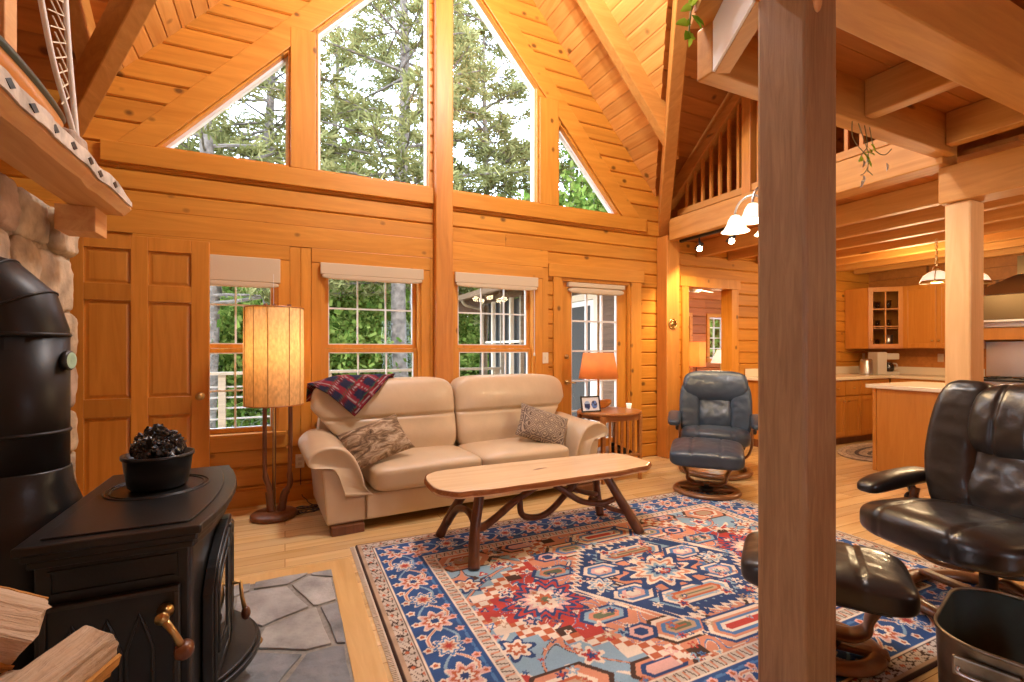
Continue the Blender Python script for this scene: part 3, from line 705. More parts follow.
# leaning frame in the y-z plane (tail down at far end)
pts=[(0,0,.0),(0,-.03,.20),(.0,-.12,.55),(0,-.20,.95),(0,-.32,1.15),(0,-.48,1.10),(0,-.50,.85),(0,-.30,.45),(0,-.06,.20)]
fr=spline(pts[:6]+pts[6:]+[(0,0.0,.02)],6)
MB().tube(fr,.011,8).build('bent_frame',plain('white_painted_ash',(.75,.70,.62),.5),sn,smooth=True)
m=MB()
for i in range(1,14):
    z=.3+.055*i; ya=-.06-.17*z; yb=-.06-.40*z
    m.tube([(0,ya,z),(0,yb,z+.04)],.003,5)
    m.tube([(0,ya,z),(0,yb,z-.07)],.003,5)
m.build('webbing',plain('rawhide',(.72,.62,.45),.7),sn)
for i,(y,w,lab) in enumerate(((1.78,.16,'wide pale board standing on the mantel at the left picture edge'),(2.42,.09,'narrow pale board leaning behind the canoe model'))):
    o=box1(-.018,.018,-w/2,w/2,0,1.3).build('wooden_board',M['mantel'],bevel=.004); o.location=(XC+.10-.012+.02,y,2.063); tag(o,lab,'board')
m=MB(); R=random.Random(3); stone(m,(0,0,.09),(.06,.10,.09),0); o=m.build('rock',M['stone'],smooth=True); o.location=(XC+.17,2.78,2.062); tag(o,'rough tan rock standing at the far end of the mantel','rock')

# stovepipe
sp=thing('stovepipe','fat matte black stovepipe with an elbow turning into the stone chimney','stovepipe',(-.812,2.2,0))
r=.122
m=MB(); m.lathe([(r,.84),(r,1.335)],32); m.build('pipe_section',M['pipe'],sp,smooth=True)
for z in (1.334,1.0): MB().lathe([(r+.001,z-.007),(r+.006,z),(r+.001,z+.007)],32).build('seam_ring',M['pipe'],sp,smooth=True)
cx=-.16
arc=[(cx+.16*math.cos(t),0,1.342+.16*math.sin(t)) for t in lerp(0,PI/2,4)]
pt=[(0,0,1.342)]+arc[1:]+[(-.24,0,1.502)]
m=MB()
for a,b in zip(pt,pt[1:]): pass
m.tube([Vector((0,0,1.28)),Vector((0,0,1.338))]+[Vector(p) for p in arc[1:]]+[Vector((-.25,0,1.502))],r,32); el=m.build('pipe_elbow',M['pipe'],sp)
bm_=el.data; bm_.polygons.foreach_set('use_smooth',[len(p.vertices)==4 for p in bm_.polygons])
for t in arc[1:3]:
    d=Vector((-(t[2]-1.342),0,(t[0]-cx))).normalized(); u=Vector((0,1,0)); w=d.cross(u); c=Vector(t)
    MB().tube([c+u*(r+.001)*math.cos(a)+w*(r+.001)*math.sin(a) for a in lerp(0,2*PI,33)[:-1]],.004,6,close=True).build('seam_ring',M['pipe'],sp,smooth=True)
m=MB(); m.lathe([(r+.002,.875),(r+.006,.87),(r+.010,.82),(r+.030,.755),(r+.052,.70),(r+.055,.66),(r+.05,.10),(r+.02,.012)],32); m.build('flue_collar',M['iron'],sp,smooth=True)
dg=Vector((r*.985,-r*.17,1.245))
m=MB(); m.m=Matrix.Translation(dg)@Matrix.Rotation(-.17,4,'Z')@Matrix.Rotation(PI/2,4,'Y'); m.lathe([(.034,0),(.036,.012),(.030,.018)],20); tg=m.build('thermometer_gauge',M['black'],sp,smooth=True)
m=MB(); m.m=Matrix.Translation(dg)@Matrix.Rotation(-.17,4,'Z')@Matrix.Rotation(PI/2,4,'Y'); m.lathe([(.0135,.0185),(.021,.0195),(.0285,.0185)],20); m.lathe([(0,.0195),(.006,.0185)],8); m.build('gauge_dial',plain('pale_green_dial',(.42,.62,.45),.4),tg)

# hearth
hs=thing('hearth_pad','irregular grey slate hearth set in the floor under the stove','hearth',(-.4,1.9,0))
box1(-.62,.64,-1.5,1.06,.0005,.008).build('hearth_grout',M['grout'],hs)
R=random.Random(9); mb=MB(); pts=[]
for i in range(-1,6):
    for j in range(-1,10): pts.append((-.62+.30*(i+.5*(j%2))+R.uniform(-.10,.10),-1.5+.285*j+R.uniform(-.09,.09)))
def clip(P,nx,ny,d):
    out=[]
    for k in range(len(P)):
        a_,b_=P[k-1],P[k]; da,db=a_[0]*nx+a_[1]*ny-d,b_[0]*nx+b_[1]*ny-d
        if (da<=0)!=(db<=0): t=da/(da-db); out.append((a_[0]+(b_[0]-a_[0])*t,a_[1]+(b_[1]-a_[1])*t))
        if db<=0: out.append(b_)
    return out
for c in pts:
    P=[(-.615,-1.495),(.635,-1.495),(.635,1.055),(-.615,1.055)]
    for q in pts:
        if q is c: continue
        nx_,ny_=q[0]-c[0],q[1]-c[1]; L_=math.hypot(nx_,ny_)
        if L_>1.2: continue
        nx_/=L_;ny_/=L_; P=clip(P,nx_,ny_,((q[0]+c[0])*nx_+(q[1]+c[1])*ny_)/2-.007)
        if len(P)<3: break
    if len(P)<3: continue
    Q=[]
    for k in range(len(P)):
        a_,b_=P[k-1],P[k]; n_=max(1,int(math.hypot(b_[0]-a_[0],b_[1]-a_[1])/.05))
        for m_ in range(n_):
            t=(m_+1)/n_; x=a_[0]+(b_[0]-a_[0])*t; y=a_[1]+(b_[1]-a_[1])*t; j=.006+.010*abs(hnoise(x,y,3,9)); d_=math.hypot(x-c[0],y-c[1])
            Q.append((x-(x-c[0])/d_*j,y-(y-c[1])/d_*j))
    mb.prism(Q,.006,.015+R.uniform(0,.004),'z')
mb.build('slate_slabs',M['slate'],hs,bevel=.004)
fb=tag(MB().box(.242,.36,.4,3.08,.0005,.007).box(-1.0,.242,2.963,3.08,.0005,.007).build('hearth_border',wood('maple_border',(.62,.36,.12),(.78,.52,.21),'y',.3,knots=0,vary=.05)),'pale hardwood border strip framing the slate hearth','floor border')

# wood stove
sv=thing('wood_stove','black cast iron wood stove with brass handled side door on the slate hearth','wood stove',(-.43,2.085,0.022))
X0,X1,Y0,Y1=-.185,.17,-.36,.40     # body, local
def bow(y): return .055*(1-((y-.02)/.40)**2)
def outline(o,bs=1,n=9):
    P=[(X0-o,Y0-o),(X1+o,Y0-o)]
    for y in lerp(Y0-o+.02,Y1+o-.02,n): P.append((X1+o+bs*max(0,bow(y)),y))
    P+=[(X1+o,Y1+o),(X0-o,Y1+o)]
    return P
m=MB().prism(outline(0,.6),.12,.69,'z'); m.build('firebox',M['iron'],sv,bevel=.006)
m=MB(); m.prism(outline(.012),.668,.69,'z').prism(outline(.022),.691,.712,'z').prism(outline(.034),.713,.738,'z'); m.build('top_plate',M['iron'],sv,bevel=.005)
m=MB().prism(outline(-.01),.739,.744,'z'); pl=m.build('griddle_plate',M['iron'],sv,bevel=.003)
m=MB(); 
for q in (.155,.172): m.tube([(0.0+q*.93*math.cos(a),.12+q*math.sin(a),.745) for a in lerp(0,2*PI,41)[:-1]],.004,6,close=True)
m.build('lid_ring',M['iron'],pl,smooth=True)
m=MB().prism(outline(.02,.8),.085,.125,'z'); m.build('base_plate',M['iron'],sv,bevel=.006)
for lx,ly in ((X0+.04,Y0+.03),(X1,Y0+.03),(X0+.04,Y1-.03),(X1,Y1-.03)):
    m=MB().hexa([(lx-.018,ly-.018,0),(lx+.018,ly-.018,0),(lx+.018,ly+.018,0),(lx-.018,ly+.018,0)],[(lx-.034,ly-.03,.086),(lx+.034,ly-.03,.086),(lx+.034,ly+.03,.086),(lx-.034,ly+.03,.086)]); m.build('leg',M['iron'],sv,bevel=.006)
# side (camera side): upper rail panel and loading door
y=Y0
m=MB()
def frame(m,x0,x1,z0,z1,w,d0,d1):
    m.box(x0,x1,d0,d1,z1-w,z1).box(x0,x1,d0,d1,z0,z0+w).box(x0,x0+w,d0,d1,z0+w,z1-w).box(x1-w,x1,d0,d1,z0+w,z1-w)
frame(m,X0+.03,X1-.03,.585,.655,.008,y-.006,y+.002); m.build('side_moulding',M['iron'],sv)
dr=MB().box(X0+.02,X1-.022,y-.018,y-.0005,.135,.565).build('loading_door',M['iron'],sv,bevel=.004)
m=MB(); frame(m,X0+.02,X1-.022,.135,.565,.014,y-.026,y-.0175); m.build('door_rim',plain('worn_iron_edge',(.05,.045,.04),.4,.5),dr,bevel=.003)
m=MB()
for i in range(4):
    xa=X0+.055+i*.075
    if i<3:
        xb=xa+.062; mid=(xa+xb)/2
        m.tube([(xa,y-.018,.16),(xa,y-.018,.40),(mid-.012,y-.018,.465),(mid,y-.018,.50),(mid+.012,y-.018,.465),(xb,y-.018,.40),(xb,y-.018,.16)],.006,6)
m.build('gothic_relief',M['iron'],dr)
hd=Vector((X1-.055,y-.02,.50))
m=MB(); m.m=Matrix.Translation(hd)@Matrix.Rotation(PI/2,4,'X'); m.lathe([(.020,0),(.022,.01),(.013,.016),(.012,.045),(.018,.05),(.017,.06),(0,.064)],16); m.m=Matrix.Identity(4)
m.tube([hd+Vector((0,-.05,0)),hd+Vector((.028,-.055,-.045)),hd+Vector((.052,-.055,-.10))],[.011,.009,.011],10)
hn=m.build('crank_handle',M['brass'],dr,smooth=True)
m=MB(); m.m=Matrix.Translation(hd+Vector((.052,-.035,-.105)))@Matrix.Rotation(PI/2,4,'X'); m.lathe([(0,-.01),(.022,-.006),(.026,.012),(.022,.03),(.012,.036),(0,.037)],18); m.build('wooden_grip',M['walnut'],hn,smooth=True)
# front: two arched doors on the bowed face
for s,(ya,yb) in enumerate(((-.27,.018),(.022,.31))):
    m=MB(); P=[]
    zc=lambda yy: .42+.20*math.sqrt(max(0,1-((yy-.02)/.30)**2))
    n=12; A=[];
    for i in range(n+1):
        yy=ya+(yb-ya)*i/n; A.append((yy,zc(yy)))
    vs=[];fs=[]
    for yy,zt in A:
        xx=X1+.6*bow(yy)
        vs+=[(xx+.004,yy,.16),(xx+.034,yy,.16),(xx+.034,yy,zt),(xx+.004,yy,zt)]
    for i in range(n):
        for k in range(4): fs.append((i*4+k,i*4+(k+1)%4,(i+1)*4+(k+1)%4,(i+1)*4+k))
    fs+=[(3,2,1,0),tuple(n*4+k for k in range(4))]
    fd=m.add(vs,fs).build('front_door',M['iron'],sv,bevel=.003)
    # raised rim and window
    rim=[(ya+.02,.18)]+[(yy+(.02 if i==0 else -.02 if i==n else 0),zt-.03) for i,(yy,zt) in enumerate(A)]+[(yb-.02,.18)]
    MB().tube([(X1+.6*bow(q)+.036,q,w) for q,w in rim],.008,6,close=True).build('door_rim',M['iron'],fd,smooth=True)
    rim2=[(ya+.06,.25)]+[(min(max(yy,ya+.06),yb-.06),zt-.08) for yy,zt in A]+[(yb-.06,.25)]
    vs=[(X1+.6*bow(q)+.0355,q,w) for q,w in rim2]; MB().add(vs,[tuple(range(len(vs)))]).build('door_glass',plain('smoky_glass',(.012,.010,.009),.06,coat=.6),fd)
    MB().tube([(v[0]+.002,v[1],v[2]) for v in vs],.005,6,close=True).build('glass_rim',M['iron'],fd,smooth=True)
m=MB(); xx=X1+.6*bow(.02)+.036
m.tube([(xx,.05,.36),(xx+.035,.05,.36),(xx+.04,.05,.30),(xx+.05,.05,.25)],[.008,.008,.007,.009],8); h2=m.build('front_handle',M['brass'],sv,smooth=True)
m=MB(); m.sq((xx+.053,.05,.235),(.017,.017,.026),1,1,12,8); m.build('wooden_grip',M['walnut'],h2,smooth=True)
m=MB(); P=[(X1-.0,-.27)]+[(X1+.02+.155*math.sin(PI*i/14)**.7,-.27+.58*i/14) for i in range(15)]+[(X1,.31)]
m.prism(P,.125,.148,'z').prism([(X1+(x-X1)*.93,.02+(q-.02)*.94) for x,q in P],.1485,.162,'z'); ap=m.build('ash_apron',M['iron'],sv,bevel=.005)
m=MB(); m.sq((X1+.165,.05,.115),(.016,.022,.012),1,1,12,8); m.build('air_lever',M['brass'],ap,smooth=True)
# pot with coals
pot=thing('cast_iron_pot','oval black cast iron pot heaped with jagged dark rock on the stove top','pot',(-.43,2.20,.7675))
m=MB(); m.lathe([(.082,0),(.094,.012),(.102,.06),(.108,.112),(.114,.115),(.114,.127),(.104,.127),(.098,.088),(.0,.083)],32,(0,0,0),1,1.0); m.build('pot_body',M['iron'],pot,smooth=True)
for i in range(11):
    a=i*2.4; q=.064*math.sqrt(i/11); R=random.Random(40+i); m=MB(); c=(q*math.cos(a),q*math.sin(a),.128+.06*(1-q/.075)); s=R.random()*40
    def fn(x,y,z,p,c=c,s=s):
        n=1+.55*hnoise(x+s,y,z,1.6)+.35*hnoise(x+s,y,z,4.5); return [c[k]+(p[k]-c[k])*n for k in range(3)]
    m.sq(c,(R.uniform(.028,.042),R.uniform(.028,.042),R.uniform(.03,.052)),.9,.9,16,10,fn)
    tag(m.build('lava_rock',plain('glossy_black_rock',(.018,.018,.019),.22) if i==0 else bpy.data.materials['glossy_black_rock'],pot,smooth=False),'','') 
for o in pot.children:
    if 'label' in o: del o['label']; del o['category']

# firewood at the lower left corner
def splitlog(name,label,a,b,prof,seed,roll=0):
    a=Vector(a);b=Vector(b);L=(b-a).length; N=44; vs=[];fs=[]; q4=[]
    for k in range(len(prof)):
        p0,p1=prof[k],prof[(k+1)%len(prof)]
        for j in range(4): q4.append((p0[0]+(p1[0]-p0[0])*j/4,p0[1]+(p1[1]-p0[1])*j/4,k+j/4))
    n=len(q4)
    for i in range(N):
        t=i/(N-1)
        for px,pz,kk in q4:
            q=1+.07*hnoise(t*3,kk*.9,seed,1.2)+.07*hnoise(t*2.2,kk*5,seed+3,1)+.03*hnoise(t*22,kk*6,seed,1)
            vs.append((L*t+(.018*hnoise(kk*1.3,seed,0,1)+.008*hnoise(kk*6,seed,3,1))*(1 if i<3 or i>N-4 else .3),px*q,pz*q))
    for i in range(N-1):
        for k in range(n): fs.append((i*n+k,(i+1)*n+k,(i+1)*n+(k+1)%n,i*n+(k+1)%n))
    fs+=[tuple(range(n)),tuple(range((N-1)*n,N*n))[::-1]]
    t=thing(name,label,'firewood',a); d=(b-a).normalized(); t.rotation_euler=d.to_track_quat('X','Z').to_euler(); t.rotation_euler.rotate_axis('X',roll)
    m=MB().add(vs,fs).build('split_wood',M['logsplit'],t,bevel=.004)
    # bark strip on the round side (profile vertices 3..6)
    vs2=[];ks=list(range(12,n))+[0]
    for i in range(N):
        for k in ks: px,pz=vs[i*n+k][1:]; vs2.append((vs[i*n+k][0]+(.004 if i==N-1 else -.004 if i==0 else 0),px*1.05,pz*1.05))
    q=len(ks); fs2=[(i*q+k,(i+1)*q+k,(i+1)*q+k+1,i*q+k+1) for i in range(N-1) for k in range(q-1)]
    MB().add(vs2,fs2).build('bark',M['logbark'],t,solid=.008)
    return t
PR=[(-.085,-.005),(.02,.060),(.09,.035),(.088,-.02),(.055,-.065),(.0,-.085),(-.055,-.065)]
splitlog('firewood_log','pale split log with orange edge lying lowest in the left corner',(-.435,1.44,.582),(-.61,1.0,.57),PR,1,.1)
splitlog('firewood_log','split log rising to the left picture edge above the other log',(-.515,1.45,.66),(-.90,1.35,.92),PR,2,-.35)
splitlog('firewood_log','dark shaggy log wedged between the two pale split logs',(-.52,1.36,.545),(-.80,.98,.545),PR,3,.6)
rk=thing('firewood_rack','black iron firewood rack under the split logs in the left corner','rack',(-.62,1.18,0))
m=MB()
for y in (-.2,.2): m.tube([(-.32,y,.0),(-.32,y,.46),(.20,y,.46),(.20,y,.0)],.012,8)
for x in lerp(-.32,.20,6): m.tube([(x,-.2,.46),(x,.2,.46)],.01,8)
m.build('rack_frame',M['black'],rk)

# ------------------------------------------------------------------ sofa
sf=thing('sofa','cream leather two seat sofa with flared arms standing in front of the windows','sofa',(1.40,3.96,0),math.radians(3.5))
L2=1.16                                   # half base length
m=MB().box(-L2,L2,-.36,.42,.06,.26); m.build('base',M['cream'],sf,bevel=.02)
box1(-.90,.90,-.392,-.361,.075,.255).build('front_rail',M['cream'],sf,bevel=.012)
m=MB().sq((0,.36,.44),(L2-.02,.075,.40),.25,.2,48,20); m.build('back_frame',M['cream'],sf,smooth=True)
for x in (-L2+.13,L2-.13):
    for y in (-.36,.36): box1(x-.11,x+.11,y-.05,y+.05,0,.062).build('foot',M['walnut'],sf,bevel=.006)
# seat cushions
for s in (-1,1):
    def fn(x,y,z,p):
        p[2]+=.018*(1-x*x)*(1-y*y)*(z>0) + (.0 if y>0 else -.01*y*y*0)
        p[2]+=.05*min(0,y)*-0.0
        return p
    MB().sq((s*.425,-.12,.345),(.432,.325,.095),.34,.22,56,22,fn).build('seat_cushion',M['cream'],sf,smooth=True)
# back cushions with a horizontal seam
def backc(x,y,z,p):
    zz=p[2]; 
    d=math.exp(-((zz-.72)/.012)**2)
    front=max(0,-y)
    p[1]+= .026*d*front - .03*front*math.exp(-((zz-.84)/.12)**2)*(1-abs(x)**3) - .02*front*math.exp(-((zz-.56)/.09)**2)
    p[1]+= .17*(zz-.45)          # reclined
    p[0]*=1
    return p
for s in (-1,1):
    def fn(x,y,z,p,s=s):
        p=backc(x,y,z,p)
        if p[2]>.6: p[0]+= s*.20*max(0,min(1,(p[2]-.55)/.25))*max(0,x*s)
        return p
    MB().sq((s*.50,.205,.70),(.495,.115,.335),.34,.26,56,110,fn).build('back_cushion',M['cream'],sf,smooth=True)
# flared arms: profile in x-z, swept front to back
prof=[(-.86,.25),(-.905,.30),(-.93,.40),(-.985,.525),(-1.06,.595),(-1.15,.615),(-1.23,.600),(-1.285,.555),(-1.295,.515),(-1.27,.480),(-1.21,.475),(-1.14,.46),(-1.09,.40),(-1.065,.33),(-1.04,.25)]
for s in (-1,1):
    P=spline([(x,0,z) for x,z in prof],3); n=len(P)
    ys=[-.385,-.40,-.395,-.375,-.30,-.1,.12,.25,.33,.37]; ins=[.035,.018,.006,0,0,0,0,0,.01,.03]
    cx=sum(p.x for p in P)/n; cz=sum(p.z for p in P)/n; vs=[];fs=[]
    for y,i in zip(ys,ins):
        for p in P:
            d=Vector((p.x-cx,0,p.z-cz)); q=p-d.normalized()*min(i,d.length*.5)
            lift=.035*max(0,(y+.1)/.5)*max(0,(q.z-.4)/.2)
            vs.append((s*-q.x if s>0 else q.x,y,q.z+lift))
    N=len(ys)
    for i in range(N-1):
        for k in range(n): fs.append((i*n+k,i*n+(k+1)%n,(i+1)*n+(k+1)%n,(i+1)*n+k))
    fs+=[tuple(range(n))[::-1],tuple((N-1)*n+k for k in range(n))]
    if s>0: fs=[f[::-1] for f in fs]
    am=MB().add(vs,fs).build('armrest',M['cream'],sf,smooth=True)
    m=MB(); sx=-s
    side=[(s*.90,.065),(s*1.165,.065),(s*1.20,.46),(s*1.08,.45),(s*1.03,.24),(s*.90,.24)]
    if s<0: side=side[::-1]
    m.prism(side[::-1],-.372,.40,'y'); m.build('arm_side',M['cream'],sf,bevel=.015)
# plaid throw over the left back cushion
def colour_mesh(o,cols):
    a=o.data.color_attributes.new('pattern','FLOAT_COLOR','POINT'); c=np.ones((len(cols),4),np.float32); c[:,:3]=cols; a.data.foreach_set('color',c.ravel())
tw=thing('plaid_throw','red and navy plaid throw draped over the left corner of the sofa back','blanket',(1.40,3.96,0),math.radians(3.5))
NU,NV=60,44; vs=[];cl=[]
path=spline([(0,.39,.80),(0,.36,.96),(0,.31,1.047),(0,.235,1.052),(0,.165,.985),(0,.128,.90),(0,.108,.80),(0,.098,.66)],6)
cum=[0]
for a,b in zip(path,path[1:]): cum.append(cum[-1]+(b-a).length)
def at_path(s):
    s=max(0,min(cum[-1]-1e-4,s))
    for i in range(len(path)-1):
        if cum[i+1]>=s:
            t=(s-cum[i])/(cum[i+1]-cum[i]); return path[i].lerp(path[i+1],t)
for j in range(NV+1):
    for i in range(NU+1):
        u=i/NU; x=-1.225+.70*u
        tip=max(0,1-abs(u-.47)/.5)
        s0=.10; s1=.30+.40*tip**.9
        s=s0+(s1-s0)*j/NV
        p=at_path(s); w=.012*math.sin(u*15+j*.12)*min(1,j/NV*1.4)+.006*math.sin(u*31+1)
        drop=-.05*max(0,(-1.0-x)/.2)
        vs.append((x,p.y-.016-abs(w)*.9,p.z+.010+w*.3+drop))
        a,b=(x*.75+s*.66)*1.0,(x*-.66+s*.75)
        def band(q,per,w0,o=0): return ((q+o)%per)<w0
        c=np.array([.018,.022,.055])
        if band(a,.13,.052): c=np.array([.22,.018,.03])*(1 if not band(b,.13,.062) else .55)
        elif band(b,.13,.052,.05): c=np.array([.20,.02,.035])
        if band(a,.13,.006,-.03) or band(b,.13,.006,.02): c=np.array([.32,.30,.32])
        if band(a,.13,.007,-.13): c=np.array([.03,.10,.06])
        cl.append(c)
o=MB().add(vs,[(j*(NU+1)+i,j*(NU+1)+i+1,(j+1)*(NU+1)+i+1,(j+1)*(NU+1)+i) for j in range(NV) for i in range(NU)]).build('throw_cloth',M['pattern'],tw,smooth=True,solid=.006)
colour_mesh(o,np.array(cl))
# cushions
def cushion(name,label,loc,rot,w,h,t,mat):
    m=MB(); n=26
    def P(u,v,sg):
        x=2*u-1;y=2*v-1; th=t*((1-abs(x)**2.6)*(1-abs(y)**2.6))**.55
        pin=1-.07*(1-abs(x)**2)*abs(y)**2; pin2=1-.07*(1-abs(y)**2)*abs(x)**2
        return (x*w*pin2,y*h*pin,sg*th+.006*hnoise(x,y,sg,3))
    m.sheet(lambda u,v:P(u,v,1),n,n); m.sheet(lambda u,v:P(1-u,v,-1),n,n)
    o=m.build(name,mat,smooth=True); o.location=loc; o.rotation_euler=rot; tag(o,label,'cushion'); return o
cushion('throw_cushion','brown plush throw cushion leaning on the left sofa back',(.63,3.74,.585),(math.radians(50),math.radians(-14),math.radians(14)),.245,.165,.075,M['fur'])
cushion('throw_cushion','grey diamond patterned cushion beside the right sofa arm',(2.12,3.83,.58),(math.radians(54),math.radians(20),math.radians(-16)),.24,.17,.08,M['diamond'])

# ------------------------------------------------------------------ coffee table
ct=thing('coffee_table','live-edge slab coffee table on twisted branch legs, standing on the rug','coffee table',(1.62,2.90,0))
E2=[]
N=64
for i in range(N):
    a=2*PI*i/N; e=.36
    x=math.copysign(abs(math.cos(a))**e,math.cos(a))*.825; y=math.copysign(abs(math.sin(a))**.5,math.sin(a))*.265*(1.04-.10*x)
    x-=.0; x+=.012*hnoise(math.cos(a)*2,math.sin(a)*2,1,1.3); y+=.022*hnoise(math.cos(a)*3,math.sin(a)*2,4,1)
    E2.append((x,y))
m=MB().prism([(x*.985,y*.97) for x,y in E2],.412,.458,'z'); tp=m.build('tabletop',M['slab'],ct,bevel=.006)
vs=[];fs=[]
for i,(x,y) in enumerate(E2):
    j=.008*hnoise(x*12,y*12,2,1); vs+=[(x*.955,y*.90,.408),(x*1.0+j,y*1.0+j,.430+j),(x*.992,y*.985,.455)]
for i in range(N):
    k=(i+1)%N
    for q in range(2): fs.append((i*3+q,k*3+q,k*3+q+1,i*3+q+1))
MB().add(vs,fs).build('live_edge',M['bark_edge'],tp,smooth=True)
m=MB(); m.tube([(-.09,.0,.4585),(-.04,.012,.459),(.03,.02,.4585)],[.002,.012,.003],8,.12); m.build('bark_inclusion',M['walnut'],tp)
def branch(name,pts,r,parent=ct):
    P=spline(pts,6); n=len(P); rr=[(r[0]+(r[1]-r[0])*i/(n-1))*(1+.10*hnoise(i*.5,r[0]*99,pts[0][0],1.2)) for i in range(n)]
    return MB().tube(P,rr,10).build(name,M['branch'],parent,smooth=True)
G=.014
branch('leg',[(-.635,-.305,G),(-.60,-.225,.2),(-.545,-.17,.412)],(.034,.030))
branch('leg',[(-.67,.262,G),(-.58,.22,.2),(-.47,.12,.412)],(.032,.028))
branch('leg',[(.597,-.285,G),(.52,-.19,.2),(.42,-.11,.412)],(.036,.030))
branch('leg',[(.56,.13,G),(.555,.17,.2),(.50,.12,.412)],(.032,.028))
branch('twisted_brace',[(-.62,.24,.10),(-.60,.10,.235),(-.58,-.03,.265),(-.575,-.13,.23),(-.585,-.20,.12),(-.60,-.23,.06)],(.024,.018))
branch('twisted_brace',[(-.59,-.21,.215),(-.50,-.13,.185),(-.40,-.10,.22),(-.25,-.06,.29),(-.05,-.02,.36),(.06,.0,.405)],(.026,.022))
branch('twisted_brace',[(-.22,-.06,.30),(-.20,-.05,.19),(-.10,-.04,.15),(.02,-.03,.17),(.18,.0,.27),(.30,.02,.36),(.38,.03,.41)],(.020,.024))
branch('twisted_brace',[(-.02,-.04,.405),(.10,-.08,.32),(.22,-.12,.24),(.36,-.15,.215),(.46,-.17,.235)],(.022,.020))
branch('twisted_brace',[(.08,.10,.405),(.20,.09,.34),(.32,.09,.25),(.46,.10,.20),(.55,.165,.17)],(.020,.018))
branch('twisted_brace',[(.30,-.10,.25),(.42,-.16,.18),(.53,-.20,.14)],(.018,.016))

